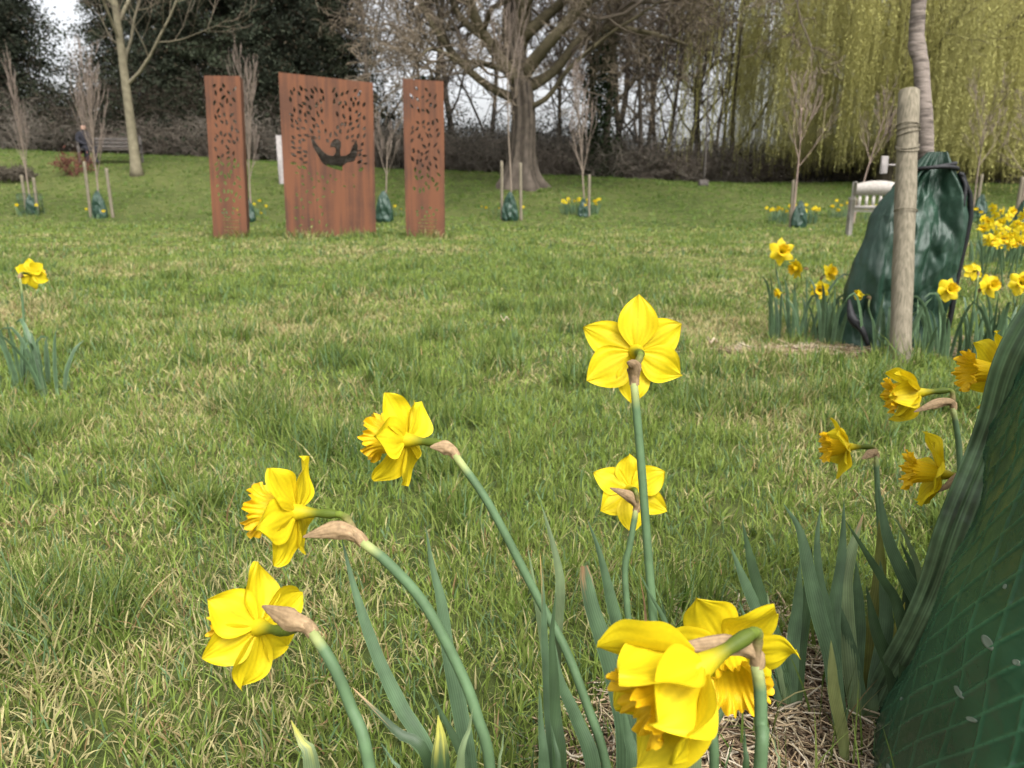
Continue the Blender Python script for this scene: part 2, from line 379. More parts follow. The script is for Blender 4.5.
def build_straw():
    g = Geo(); 
    for (c, rx, ry), n, sc in zip(BARE, (2600, 900, 1300, 700), (1, 1, 2, 2)):
        a = RNG.random(n)*2*math.pi; r = np.sqrt(RNG.random(n))*1.05
        x = c[0]+rx*r*np.cos(a); y = c[1]+ry*r*np.sin(a); z = H(x, y)+RNG.random(n)*.014+.002
        L_ = (.02+.06*RNG.random(n))*sc**.5; b = RNG.random(n)*2*math.pi; el = RNG.normal(0, .18, n); t = np.linspace(-.5, .5, 4)
        cv = RNG.normal(0, .012, n)
        Px = x[:, None]+np.cos(b)[:, None]*L_[:, None]*t-np.sin(b)[:, None]*cv[:, None]*(4*t**2)
        Py = y[:, None]+np.sin(b)[:, None]*L_[:, None]*t+np.cos(b)[:, None]*cv[:, None]*(4*t**2)
        Pz = z[:, None]+np.sin(el)[:, None]*L_[:, None]*t
        R = np.repeat((.0006+.0009*RNG.random(n))[:, None]*sc**.5, 4, 1)
        pal = np.array([[.42, .34, .22], [.30, .22, .13], [.5, .43, .32], [.16, .11, .07], [.36, .27, .17]])
        g.tubes(np.stack([Px, Py, Pz], 2), R, 3, pal[RNG.integers(0, 5, n)]*(.7+.5*RNG.random(n))[:, None])
    o = g.build('straw_mulch', M['straw']); setp(o, 'dry straw and dead stalks on the bare soil between daffodils', 'straw', kind='stuff')
    g = Geo()
    for (c, rx, ry) in BARE:
        nn = 24; aa = np.linspace(0, 2*math.pi, nn, endpoint=False); V = [[c[0], c[1], 0]]
        for q in (.4, .75, 1.0):
            for a in aa:
                k = q*(.85+.3*random.random()); V.append([c[0]+rx*k*math.cos(a), c[1]+ry*k*math.sin(a), 0])
        V = np.array(V); V[:, 2] = H(V[:, 0], V[:, 1])+.004
        F3 = [[0, 1+i, 1+(i+1) % nn] for i in range(nn)]; n0 = g.n
        g.add(V, F3, (.065, .045, .03)); q4 = []
        for r in range(2):
            for i in range(nn):
                j = (i+1) % nn; q4.append([1+r*nn+i, 1+(r+1)*nn+i, 1+(r+1)*nn+j, 1+r*nn+j])
        g.F4.append(np.array(q4)+n0)
    o = g.build('bare_soil', M['straw']); setp(o, kind='structure')
build_straw()

# ------------------------------------------------------------------ trees
def branchwork(p0, d0, length, r0, levels, seed, spread=.75, up=.25, kids=(7, 7, 6, 5), ratio=.6, wob=.22, droop=0, start=.3, taper=.35, rr=.5, wob0=None):
    """returns list per level of (PTS (N,K,3), RAD (N,K)); fully vectorised per level"""
    g = np.random.default_rng(seed); K = 7; out = []
    Pn = np.array([p0], float); D = np.array([d0], float); Ln = np.array([length], float); Rn = np.array([r0], float)
    for lv in range(levels+1):
        N = len(Pn); pts = np.empty((N, K, 3)); dr = np.empty((N, K, 3)); d = D/np.linalg.norm(D, axis=1, keepdims=True); pts[:, 0] = Pn; dr[:, 0] = d
        for k in range(1, K):
            d = d+g.normal(0, (wob*(.5 if lv == 0 else 1) if wob0 is None or lv else wob0)*.6, (N, 3)); d[:, 2] += (up if lv else .05)*.25-droop*.2*lv*(k/K)
            d /= np.linalg.norm(d, axis=1, keepdims=True); pts[:, k] = pts[:, k-1]+d*(Ln/(K-1))[:, None]; dr[:, k] = d
        t = np.linspace(0, 1, K); rad = Rn[:, None]*(1-(1-taper)*t)[None]
        out.append((pts, rad))
        if lv == levels: break
        kn = kids[min(lv, len(kids)-1)]; st = start if lv == 0 else .18
        nP, nD, nL, nR = [], [], [], []
        for j in range(kn):
            f = st+(1-st)*((j+g.random(N))/kn)**.9; f = np.minimum(f, .995); kf = f*(K-1); i = kf.astype(int); fr = (kf-i)[:, None]; ix = np.arange(N)
            pp = pts[ix, i]*(1-fr)+pts[ix, np.minimum(i+1, K-1)]*fr; dd = dr[ix, i]
            rv = g.normal(0, 1, (N, 3)); 
            if lv == 0:
                az = j*2.4+g.normal(0, .35, N); rv = np.stack([np.cos(az), np.sin(az), np.zeros(N)], 1)
            rv -= (rv*dd).sum(1)[:, None]*dd; rv /= np.linalg.norm(rv, axis=1, keepdims=True)+1e-9
            an = spread*(.7+.6*g.random(N)); nd = dd*np.cos(an)[:, None]+rv*np.sin(an)[:, None]
            nP.append(pp); nD.append(nd); nL.append(Ln*ratio*(1.15-.5*f)*(.7+.5*g.random(N))); nR.append(Rn*(1-(1-taper)*f)*rr*(.7+.5*g.random(N)))
        Pn = np.vstack(nP); D = np.vstack(nD); Ln = np.concatenate(nL); Rn = np.concatenate(nR)
    return out
def flare(pts, rad, h, k):    # widen the root collar of a trunk
    dz = pts[0, :, 2]-pts[0, 0, 2]; rad[0] = rad[0]*(1+k*np.exp(-dz/h)); return rad
def bare_tree(name, base, label, height, r, levels=4, seed=1, barkc=(.16, .13, .10), twigc=(.15, .11, .085), kids=(9, 7, 7, 5), minr=.008, spread=.8, up=.3, ratio=.6, lean=(0, 0), group=None, start=.25, wob=.22, rr=.5, cat_='tree', thick=2, droop=0, taper=.35, wob0=None):
    root = thing(name, base, label, cat_, group)
    bw = branchwork(np.array(base)-np.array([0, 0, .1]), (lean[0], lean[1], 1), height, r, levels, seed, spread, up, kids, ratio, wob, droop, start, taper, rr, wob0)
    g = Geo(); g2 = Geo()
    p, q = bw[0]; pp = cat(p[0], 26); qq = np.interp(np.linspace(0, 1, 26), np.linspace(0, 1, q.shape[1]), q[0]); 
    qq = flare(pp[None], qq[None].copy(), .35*r/.3+.05, .55)
    g.tubes(pp[None], qq, 14, np.array(barkc))
    for lv in range(1, levels+1):
        p, q = bw[lv]; q = np.maximum(q, minr); n = len(p)
        tw = min(1, (lv-1)/max(1, levels-1)); c = np.array(barkc)*(1-tw)+np.array(twigc)*tw
        cc = c[None]*(.75+.5*RNG.random(n))[:, None]
        if lv >= thick+1: p = p[:, ::2]; q = q[:, ::2]
        (g if lv < thick else g2).tubes(p, q, 6 if lv <= 1 else (4 if lv == 2 else 3), cc)
    g.build('trunk', M['bark'], root); g2.build('crown', M['twig'], root)
    return root

# the big old tree with heavy low limbs
def big_tree():
    b = gd(520, 24.8)
    root = thing('old_tree', b, 'huge bare old tree with fluted grey trunk and wide heavy limbs on the bank', 'tree')
    g = Geo(); g2 = Geo(); nrm = np.random.default_rng(5)
    bc = np.array([.095, .078, .062]); mc = np.array([.12, .105, .05])
    # fluted trunk
    nz, na = 40, 48; zs = np.linspace(-.2, 7.5, nz); V = []; Cc = []
    for z in zs:
        r = .37+.42*math.exp(-max(z, 0)/.42)-.012*z
        for i in range(na):
            a = i/na*2*math.pi
            fl = 1+.22*math.exp(-max(z, 0)/1.3)*math.sin(5*a+.6)+.09*math.sin(9*a+z*.3)+.04*math.sin(17*a-z*.5)
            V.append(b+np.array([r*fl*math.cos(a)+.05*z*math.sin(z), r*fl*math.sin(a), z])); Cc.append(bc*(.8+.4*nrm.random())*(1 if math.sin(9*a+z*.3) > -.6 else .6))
    V = np.array(V).reshape(nz, na, 3).transpose(1, 0, 2).reshape(-1, 3); Cc = np.array(Cc).reshape(nz, na, 3).transpose(1, 0, 2).reshape(-1, 3)
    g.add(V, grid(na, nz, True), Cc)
    # limbs: (height, azimuth deg, elevation deg, length, radius)
    limbs = [(2.6, 178, 22, 7.0, .20), (3.1, 195, 48, 8, .26), (2.9, 8, 26, 8.5, .25), (3.3, -12, 50, 9, .28), (3.7, 160, 38, 8, .22), (4.2, 60, 60, 8, .25),
             (4.3, 250, 55, 7.5, .22), (4.4, 20, 40, 9, .24), (4.8, 185, 58, 8, .24), (5.2, 300, 45, 7.5, .2), (5.2, 90, 50, 8, .2), (5.6, 175, 30, 8, .2), (5.8, 5, 30, 8.5, .22), (6.3, 140, 62, 8, .22), (6.8, 345, 65, 8, .24), (7, 220, 75, 8, .25), (2.3, 350, 10, 5.5, .13), (3.4, 230, 20, 6, .15)]
    for i, (h, az, el, L, r) in enumerate(limbs):
        az, el = math.radians(az), math.radians(el); d = (math.cos(az)*math.cos(el), math.sin(az)*math.cos(el), math.sin(el))
        bw = branchwork(b+np.array([0, 0, h]), d, L, r*.82, 4, 100+i, .8, .10, (10, 7, 5, 4), .54, .45, .12, .18, .3, .5, .34)
        for lv, (p, q) in enumerate(bw):
            q = np.maximum(q, .009); n = len(p); c = (bc*(1-lv/4)+np.array([.15, .12, .085])*lv/4)[None]*(.7+.6*RNG.random(n))[:, None]
            if lv == 0:
                pp = cat(p[0], 20); qq = np.interp(np.linspace(0, 1, 20), np.linspace(0, 1, 7), q[0]); qq *= .85; qq[:3] *= np.array([1.3, 1.18, 1.08])
                g.tubes(pp, qq, 10, (bc*.5+mc*.5)[None]*(.6+.6*RNG.random(20))[:, None])
            else:
                if lv >= 3: p = p[:, ::2]; q = q[:, ::2]
                g2.tubes(p, q, 5 if lv == 1 else 3, c)
    g.build('trunk', M['bark'], root); g2.build('crown', M['twig'], root)
big_tree()

# far bare trees behind the bank
fargroup = 'bare trees of the wood behind the bank'
pt = bare_tree('bare_tree', (0, 0, 0), 'bare tree in the wood behind the bank', 11, .13, 4, 31, (.10, .085, .07), (.10, .078, .06), (11, 7, 6, 3), .012, .85, .25, .55, start=.14, group=fargroup)
pt2 = bare_tree('bare_tree', (0, 0, 0), 'bare tree in the wood behind the bank', 10, .11, 4, 77, (.08, .068, .05), (.13, .10, .08), (12, 7, 6, 3), .012, .7, .4, .55, start=.1, group=fargroup)
pt3 = bare_tree('bare_tree', (0, 0, 0), 'bare tree in the wood behind the bank', 12, .16, 4, 93, (.10, .085, .07), (.10, .078, .06), (12, 7, 6, 3), .012, .95, .15, .52, start=.12, group=fargroup, wob=.35)
protos = [pt, pt2, pt3]; k = 0
farspots = [(375, 36, 1.0), (425, 33, .85), (455, 40, 1.1), (490, 37, .95), (560, 34, .9), (610, 36, 1.0), (640, 31.5, .8), (668, 33, .9), (700, 37, 1.05), (730, 32, .85), (1120, 38, 1.1), (590, 43, 1.2), (645, 41, 1.1), (715, 43, 1.0), (685, 35, .8), (655, 38, .9), (720, 34.5, .75), (625, 39, .95)]
for i, (px, y, s) in enumerate(farspots):
    pr = protos[i % 3]; o = pr if i < 3 else copy_tree(pr)
    b = gd(px, y); o.location = tuple(b-np.array([0, 0, .1])); o.rotation_euler = (0, 0, i*1.3); o.scale = (s, s, s)
ivy_b = gd(598, 31)
def foliage_quads(C, size, colr, g, flat=0, rs=None):
    """C (N,3) centres -> random leaf quads"""
    n = len(C); rs = rs or RNG
    A = rs.normal(0, 1, (n, 3)); A[:, 2] *= (1-flat); A /= np.linalg.norm(A, axis=1, keepdims=True)
    B = rs.normal(0, 1, (n, 3)); B -= (B*A).sum(1)[:, None]*A; B /= np.linalg.norm(B, axis=1, keepdims=True)
    s = size*(.5+rs.random(n))[:, None]
    V = np.stack([C-A*s, C-B*s*.45, C+A*s, C+B*s*.45], 1).reshape(-1, 3)
    i = np.arange(n)[:, None]*4; g.add(V, i+np.array([[0, 1, 2, 3]]), np.repeat(colr, 4, axis=0))
def ivy_tree(px, y, seed, label, h=7):
    b = gd(px, y); t = bare_tree('ivy_clad_tree', b, label, 10, .17, 4, seed, (.07, .06, .045), (.11, .085, .065), (9, 7, 6, 4), .012, .7, .3, .55, start=.25)
    g = Geo(); n = 5200; z = RNG.random(n)*h; a = RNG.random(n)*2*math.pi; r = (.25+.28*np.abs(RNG.normal(0, 1, n)))*(1-.06*z)*(.6+.9*vn(z*3, a*2, 1.2, seed))
    Cc = np.stack([b[0]+r*np.cos(a), b[1]+r*np.sin(a), b[2]+z], 1)
    foliage_quads(Cc, .07, np.array([.022, .036, .014])[None]*(.5+1.2*RNG.random(n))[:, None], g); g.build('ivy', M['foliage'], t)
ivy_tree(598, 31, 201, 'bare tree with trunk wrapped in dark ivy right of the old tree', 5.5)
ivy_tree(430, 34, 202, 'thin dark ivy covered tree between the old tree and the steel panels', 4)

# conifers on the left
def conifer(base, height, width, seed, name, label, group, colr=(.034, .042, .024)):
    root = thing(name, base, label, 'tree', group); b = np.array(base); rs = np.random.default_rng(seed)
    g = Geo(); z = np.linspace(-.1, height, 14); g.tubes(np.stack([b[0]+.08*np.sin(z), b[1]+0*z, b[2]+z], 1), .22*(1-z/height*.92), 8, (.05, .04, .032))
    # main boughs
    nb = 210; hz = .3+(height-.6)*(np.arange(nb)/nb)**.95; az = np.arange(nb)*2.39996+rs.normal(0, .3, nb)
    Lb = width*(1-(hz/height)**1.3)*(.6+.6*rs.random(nb))+.25
    t = np.linspace(0, 1, 7); up = .15+rs.normal(0, .12, nb)
    bx = b[0]+np.cos(az)[:, None]*Lb[:, None]*t; by = b[1]+np.sin(az)[:, None]*Lb[:, None]*t; bz = b[2]+hz[:, None]+Lb[:, None]*(up[:, None]*t-.38*t**2)
    g.tubes(np.stack([bx, by, bz], 2), (.03*(1-.8*t))[None]*np.ones((nb, 1)), 3, (.05, .04, .03))
    f = Geo(); per = 300
    tt = .15+.9*rs.random((nb, per))**.8; k = np.minimum(tt*6, 5.999); i0 = k.astype(int); fr = k-i0; ix = np.arange(nb)[:, None]
    i1 = np.minimum(i0+1, 6)
    cx = bx[ix, i0]*(1-fr)+bx[ix, i1]*fr; cy = by[ix, i0]*(1-fr)+by[ix, i1]*fr; cz = bz[ix, i0]*(1-fr)+bz[ix, i1]*fr
    sdv = .12+.10*Lb[:, None]
    off = rs.normal(0, 1, (nb, per, 3))*np.stack([sdv*np.ones((1, per))*.9, sdv*np.ones((1, per))*.9, np.full((nb, per), .13)], 2)
    Cc = np.stack([cx, cy, cz], 2)+off; Cc[:, :, 2] -= np.abs(rs.normal(0, .12, (nb, per)))
    clump = (.55+.9*rs.random((nb, 1)))*(.6+.8*rs.random((nb, per)))
    colv = np.array(colr)[None, None]*clump[:, :, None]*np.ones((1, 1, 3)); warm = rs.random((nb, per, 1)) < .07; colv = np.where(warm, np.array([.07, .055, .035]), colv)
    foliage_quads(Cc.reshape(-1, 3), .065, colv.reshape(-1, 3), f, .2, rs)
    g.build('trunk', M['bark'], root); f.build('crown', M['foliage'], root); return root
cg = 'dark conifers behind the bank on the left'
c1 = conifer((0, 0, 0), 12, 2.9, 1, 'conifer', 'dark green-black conifer in the row behind the bank on the left', cg)
c2 = conifer((0, 0, 0), 11, 2.5, 2, 'conifer', 'dark green-black conifer in the row behind the bank on the left', cg, (.030, .037, .023))
cs = [(-60, 34, 1), (20, 35, 1.05), (130, 39, .9), (178, 36, 1.0), (232, 36, 1.05), (290, 35, 1.0), (338, 37, 1.0), (-10, 40, 1.2), (200, 41, 1.15), (265, 41, 1.2), (320, 42, 1.1), (-140, 36, 1.1)]
for i, (px, y, s) in enumerate(cs):
    pr = (c1, c2)[i % 2]; o = pr if i < 2 else copy_tree(pr); b = gd(px, y); o.location = tuple(b); o.rotation_euler = (0, 0, i*2.1); o.scale = (s, s, s*(.95+.1*(i % 3)))

# tangled shrubs along the top of the bank
def shrub(base, w_, h, seed, name, label, group, twigc, leafc=None, nst=60, nl=0, cat_='shrub', minr=.008):
    root = thing(name, base, label, cat_, group); b = np.array(base); rs = np.random.default_rng(seed); g = Geo()
    PT = []; 
    for i in range(nst):
        a = rs.random()*2*math.pi; el = rs.uniform(.5, 1.5); r = rs.random()*w_*.45
        d = (math.cos(a)*math.cos(el), math.sin(a)*math.cos(el), math.sin(el))
        bw = branchwork(b+np.array([math.cos(a)*r, math.sin(a)*r, -.05]), d, h*rs.uniform(.6, 1.1), .015, 2, int(rs.integers(1e6)), .7, -.05, (6, 5), .6, .5, .35, .15, .4, .6)
        for lv, (p, q) in enumerate(bw):
            if lv: p = p[:, ::2]; q = q[:, ::2]
            g.tubes(p, np.maximum(q, minr), 3, np.array(twigc)[None]*(.5+.9*rs.random(len(p)))[:, None])
    g.build('branches', M['twig'], root)
    if nl:
        f = Geo(); Cc = rs.normal(0, 1, (nl, 3))*np.array([w_*.42, w_*.42, h*.3])+b+np.array([0, 0, h*.42]); Cc[:, 2] = np.maximum(Cc[:, 2], b[2]+.02)
        foliage_quads(Cc, .06, np.array(leafc)[None]*(.4+1.1*rs.random(nl))[:, None], f, 0, rs); f.build('leaves', M['foliage'], root)
    return root
sg = 'brown tangled shrubs along the top of the bank'
s1 = shrub((0, 0, 0), 2.2, 1.5, 11, 'bramble_shrub', 'brown leafless tangled shrub along the top of the bank', sg, (.19, .16, .13), (.08, .07, .05), 60, 250)
s2 = shrub((0, 0, 0), 2.4, 1.9, 12, 'bramble_shrub', 'brown leafless tangled shrub along the top of the bank', sg, (.16, .14, .115), (.07, .065, .045), 60, 400)
lst = [(x, 31.5+((i*7) % 5)*.35, .85+.1*(i % 4)) for i, x in enumerate(range(-110, 420, 34))]+[(x, 31.5+((i*5) % 4)*.5, .8+.12*(i % 4)) for i, x in enumerate(range(440, 760, 30))]+[(x, 35, 1.1) for x in range(800, 1130, 60)]
for i, (px, y, s) in enumerate(lst):
    pr = (s1, s2)[i % 2]; o = pr if i < 2 else copy_tree(pr); b = gd(px, y); o.location = tuple(b); o.rotation_euler = (0, 0, i*1.7); o.scale = (s*1.1, s*1.1, s*(.75 if 0 < px < 130 else .95 if px < 400 else .95))
hg = 'dark evergreen bushes at the back of the wood'
d1 = shrub((0, 0, 0), 3.4, 2.6, 13, 'evergreen_bush', 'dense dark evergreen bush deep in the wood', hg, (.05, .04, .03), (.024, .028, .016), 26, 6500)
for i, (px, s) in enumerate([(385, .8), (440, 1), (480, .95), (560, 1), (600, .9), (625, .7), (665, .55), (700, .6), (735, .7), (790, .9), (860, 1), (930, 1), (1000, 1.05), (1080, 1), (360, 1.3), (150, 1.3), (60, 1.2), (250, 1.3), (515, .9)]):
    o = d1 if i == 0 else copy_tree(d1); b = gd(px, 37 if px > 350 else 34); o.location = tuple(b); o.rotation_euler = (0, 0, i*1.1); o.scale = (s*1.15, s*1.15, s)

# willow
def willow(px, y, rad, label, seed, ns=1300):
    b = gd(px, y); root = thing('weeping_willow', b, label, 'tree'); rs = np.random.default_rng(seed); g = Geo(); f = Geo()
    g.tubes(cat([b-[0, 0, .2], b+[.15, 0, 1.5], b+[-.1, .1, 3.2]], 12), np.linspace(.55, .38, 12), 12, (.10, .085, .06))
    tips = []
    for i in range(26):
        az = i*2.4; el = .45+.75*rs.random(); L = rad*(.65+.5*rs.random())*1.05; s0 = b+np.array([0, 0, 2.4+rs.random()*1.2])
        d = (math.cos(az)*math.cos(el), math.sin(az)*math.cos(el), math.sin(el))
        bw = branchwork(s0, d, L*1.25, .15, 2, int(rs.integers(1e6)), .6, .25, (8, 6), .5, .3, .12, .2, .3, .5)
        for lv, (p, q) in enumerate(bw): g.tubes(p, np.maximum(q*(1, .7, .6)[lv], .008), (7, 4, 3)[lv], np.array([.13, .115, .07])); 
        tips.append(bw[1][0][:, 2:].reshape(-1, 3)); tips.append(bw[2][0][:, -1])
    T = np.vstack(tips); sel = T[rs.integers(0, len(T), ns)]
    ctr = sel+rs.normal(0, .22, (ns, 3)); K = 9; t = np.linspace(0, 1, K)
    gz = H(ctr[:, 0], ctr[:, 1]); dd = ctr[:, :2]-b[:2]; dn = np.linalg.norm(dd, axis=1)[:, None]+1e-6
    keep = (dn[:, 0] > rad*.15); ctr, gz, dd, dn = ctr[keep], gz[keep], dd[keep], dn[keep]; ns = len(ctr)
    bot = gz+.1+1.1*rs.random(ns)**1.7+np.maximum(0, (rad*.6-dn[:, 0]))*.2; Ls = np.clip((ctr[:, 2]-bot)*(.72+.28*rs.random(ns)**.6), .5, 8)
    outw = dd/dn*(.15+.35*rs.random(ns))[:, None]; sway = rs.normal(0, .14, (ns, 2))
    X = ctr[:, 0:1]+outw[:, 0:1]*np.sqrt(t)[None]+sway[:, 0:1]*t**2; Y = ctr[:, 1:2]+outw[:, 1:2]*np.sqrt(t)[None]+sway[:, 1:2]*t**2
    Zz = ctr[:, 2:3]-Ls[:, None]*(t[None]**1.15)+.18*np.sin(t*math.pi)[None]
    pal = np.array([.56, .53, .20])[None]*(.70+.4*vn(ctr[:, 0]*1.0, ctr[:, 1], .8, seed))[:, None]
    f.tubes(np.stack([X, Y, Zz], 2), np.full((ns, K), .007), 3, pal*.8)
    per = 95; tt = rs.random((ns, per)); k = np.minimum(tt*(K-1), K-1.001); i0 = k.astype(int); fr = k-i0; ix = np.arange(ns)[:, None]
    cen = np.stack([A[ix, i0]*(1-fr)+A[ix, i0+1]*fr for A in (X, Y, Zz)], 2).reshape(-1, 3)+rs.normal(0, .03, (ns*per, 3))
    n = len(cen); az = rs.random(n)*2*math.pi; D = np.stack([.8*np.cos(az), .8*np.sin(az), -np.ones(n)], 1); D /= np.linalg.norm(D, axis=1, keepdims=True)
    Wd = np.stack([-np.sin(az), np.cos(az), np.zeros(n)], 1); s = (.05+.06*rs.random(n))[:, None]
    V = np.stack([cen, cen+D*s*.5+Wd*.011, cen+D*s, cen+D*s*.5-Wd*.011], 1).reshape(-1, 3)
    cl = np.repeat(pal, per, axis=0)*(.8+.4*rs.random(n))[:, None]
    f.add(V, np.arange(n)[:, None]*4+np.array([[0, 1, 2, 3]]), np.repeat(cl, 4, axis=0))
    g.build('trunk', M['bark'], root); f.build('crown', M['willow'], root)
willow(888, 29.5, 5.5, 'broad weeping willow with yellow-green hanging shoots behind the pale bench', 3, 3600)
willow(1075, 32.5, 6, 'second weeping willow at the right edge behind the first one', 4, 2600)

# the medium bare tree on the bank, left
bare_tree('spreading_tree', gd(137, 24.5), 'slim pale bare tree with wide V-shaped boughs beside the dark bench', 8.5, .16, 4, 402, (.17, .15, .10), (.15, .12, .09), (12, 7, 6, 4), .008, .75, .45, .58, start=.27, wob=.14, rr=.55, wob0=.02)

# ------------------------------------------------------------------ young planted trees, stakes, watering bags
def frame_bag(base, sc, label, name='watering_bag', group=None, seed=0, outline=None, detail=1.0, depthk=.5, rotz=0, tilt=0):
    """closed crumpled bag; outline rows: (z, xleft, xright) in metres"""
    outline = outline or [(0, -.20, .20), (.08, -.235, .235), (.25, -.23, .225), (.45, -.19, .18), (.62, -.13, .12), (.74, -.06, .06), (.78, -.035, .035)]
    o_ = np.array(outline)*sc; nz = int(70*detail); na = int(96*detail); zs = np.linspace(0, o_[-1, 0], nz)
    xl = np.interp(zs, o_[:, 0], o_[:, 1]); xr = np.interp(zs, o_[:, 0], o_[:, 2]); rs = np.random.default_rng(seed)
    ph = rs.random(12)*6.28; V = np.zeros((na, nz, 3))
    for j in range(nz):
        a = np.linspace(0, 2*math.pi, na, endpoint=False); c = (xl[j]+xr[j])/2; hw = (xr[j]-xl[j])/2; hd = hw*depthk; cr_ = 0
        z = zs[j]; sx = np.sign(np.cos(a))*np.abs(np.cos(a))**.85; sy = np.sin(a)
        zz = z/sc
        au = np.cos(a)*2.2+np.sign(np.sin(a))*7; zz1 = zz*np.ones_like(a)
        fold = sc*(.085*(ln(au*1.0+zz1*1.3, zz1*4.2-au*.5, seed)-.5)+.05*(ln(au*2.2-zz1*2, zz1*8+au, seed+5)-.5)+.022*(ln(au*5+zz1*3, zz1*17-au*2, seed+7)-.5)+.010*(ln(au*12, zz1*34+au*5, seed+9)-.5))*np.abs(np.sin(a))**.4
        k = min(1, hw/(.1*sc))
        V[:, j, 0] = c+(hw+0*fold)*sx+fold*k*.4*np.cos(a); V[:, j, 1] = (hd+fold*k*1.3)*sy; V[:, j, 2] = z+tilt*0
    Vt = V.reshape(-1, 3); cz, sz = math.cos(rotz), math.sin(rotz)
    Vt = np.stack([Vt[:, 0]*cz-Vt[:, 1]*sz, Vt[:, 0]*sz+Vt[:, 1]*cz, Vt[:, 2]], 1)+np.array(base)
    root = thing(name, base, label, 'watering bag', group)
    mk('bag_body', Vt, grid(na, nz, True), M['tarp'], root)
    return root, (zs, xl, xr)
def post(base, top, r, name, label, group=None, square=False, ring=True):
    root_loc = base; g = Geo(); b = np.array(base, float)-np.array([0, 0, .05]); t = np.array(top, float); n = 14
    pts = b+(t-b)*np.linspace(0, 1, n)[:, None]; rad = np.full(n, r); rad = rad*(1+.03*np.sin(np.arange(n)*1.7))
    pts = np.vstack([pts, t+(t-b)/np.linalg.norm(t-b)*r*.15]); rad = np.append(rad, r*.86)
    g.tubes(pts, rad, 4 if square else 16, (1, 1, 1))
    o = g.build(name, M['post'], None, root_loc, smooth=not square, attr=False); setp(o, label, 'stake', group); return o
def young_tree(px, py, h, label, seed, stem_r=.025, start=.35, kids=(11, 5, 4), spread=.28, up=.6, lean=(0, 0), col=(.20, .16, .125), name='young_tree', ratio=.5, base=None):
    b = G(px, py) if base is None else base
    return bare_tree(name, b, label, h, stem_r, 3, seed, col, (.19, .15, .125), kids, .0042, spread, up, ratio, lean, None, start, .06, .6, 'young tree', thick=1, taper=.3, wob0=.03)
def far_set(px, py, h, tl, seed, bag=None, stakes=(), **kw):
    b = G(px, py); young_tree(px, py, h, tl, seed, base=b, **kw); d = depth(b)/FPX
    if bag: frame_bag(b+np.array([bag[1]*d, -.03, 0]), bag[2], bag[0], seed=seed, detail=.6, rotz=bag[3] if len(bag) > 3 else 0)
    for (dx, hh, lab) in stakes:
        p = b+np.array([dx*d, .05, 0]); p[2] = Hs(p[0], p[1]); post(p, p+np.array([.02*random.uniform(-1, 1), 0, hh]), .038, 'wooden_stake', lab)
    return b
S = {}
S['a'] = far_set(32, 214, 2.9, 'young upright bare tree nearest the left edge of the field', 11, None, [(-6, .95, 'short stake left of the leftmost young tree'), (5, .9, 'short stake right of the leftmost young tree')], spread=.2, start=.3)
def guard(b):
    root = thing('mesh_guard', b, 'low wire mesh guard around the leftmost young tree', 'tree guard'); g = Geo()
    for i in range(18):
        a = i/18*2*math.pi; g.tubes(np.array([b+[.28*math.cos(a), .28*math.sin(a), 0], b+[.27*math.cos(a), .27*math.sin(a), .5]]), np.full(2, .006), 4, (1, 1, 1))
    for z in (.05, .2, .35, .5):
        a = np.linspace(0, 2*math.pi, 19); g.tubes(np.stack([b[0]+.28*np.cos(a), b[1]+.28*np.sin(a), b[2]+z+0*a], 1), np.full(19, .006), 4, (1, 1, 1), cap=False)
    g.build('wire_mesh', M['tarp'], root, attr=False)
guard(S['a'])
frame_bag(S['a']+np.array([0, 0, 0]), .62, 'small dark green bag inside the wire guard at far left', seed=31, detail=.6)
S['b'] = far_set(101, 218, 3.1, 'young bare tree with broom-like crown in front of the seated person', 12, ('green bag between two stakes in front of the seated person', 0, .85), [(-11, 1.35, 'stake left of the broom-crowned young tree'), (11, 1.2, 'stake right of the broom-crowned young tree')], start=.33, kids=(18, 5, 3), spread=.34)
S['c'] = far_set(252, 222, 3.1, 'young bare tree seen between the left and middle steel panels', 13, ('blue-green bag at the foot of the young tree between left and middle panels', -3, .8), [(-6, .95, 'stake behind the right edge of the left steel panel')], start=.33, kids=(16, 5, 3), spread=.3)
S['d'] = far_set(384, 222, 2.0, 'thin young tree bent to the right between middle and right panels', 14, ('green bag leaning in the gap between middle and right panels', 1, .95), [], lean=(.12, 0), start=.5, kids=(6, 4, 3), spread=.5)
S['e'] = far_set(512, 221, 4.2, 'slender young tree with two stakes in front of the old tree', 15, ('dark green bag between two stakes in front of the old tree', -2, .9), [(-10, 1.42, 'stake left of the slender young tree by the old tree'), (9, 1.38, 'stake right of the slender young tree by the old tree')], start=.55, kids=(8, 4, 3), spread=.3)
S['f'] = far_set(586, 217, 3.0, 'young tree leaning left above daffodils right of the old tree', 16, ('nearly black bag hidden in daffodils right of the old tree', -3, .6), [(3, 1.05, 'stake among daffodils right of the old tree')], lean=(-.10, 0), start=.3, kids=(12, 5, 3), spread=.26)
S['g'] = far_set(792, 228, 2.7, 'young pinkish-barked tree above the daffodil ring in front of the willow', 17, ('dark green bag in the daffodil ring in front of the willow', 6, .78), [(-1, 1.05, 'stake in the middle of the daffodil ring before the willow')], start=.52, kids=(10, 5, 4), spread=.55, col=(.27, .2, .165))
S['h'] = far_set(851, 224, 2.5, 'thin young tree slanting right behind the pale bench', 18, None, [(3, .6, 'low stake behind the left end of the pale bench')], lean=(.22, 0), start=.55, kids=(8, 5, 4), spread=.5, col=(.24, .18, .15))
S['i'] = far_set(972, 220, 2.6, 'young tree with lichen-flecked twigs right of the large green bag', 19, ('green bag hanging at the stake right of the large green bag', 6, .8), [(4, 1.1, 'stake right of the large green bag near the willow')], start=.5, kids=(10, 6, 4), spread=.7)
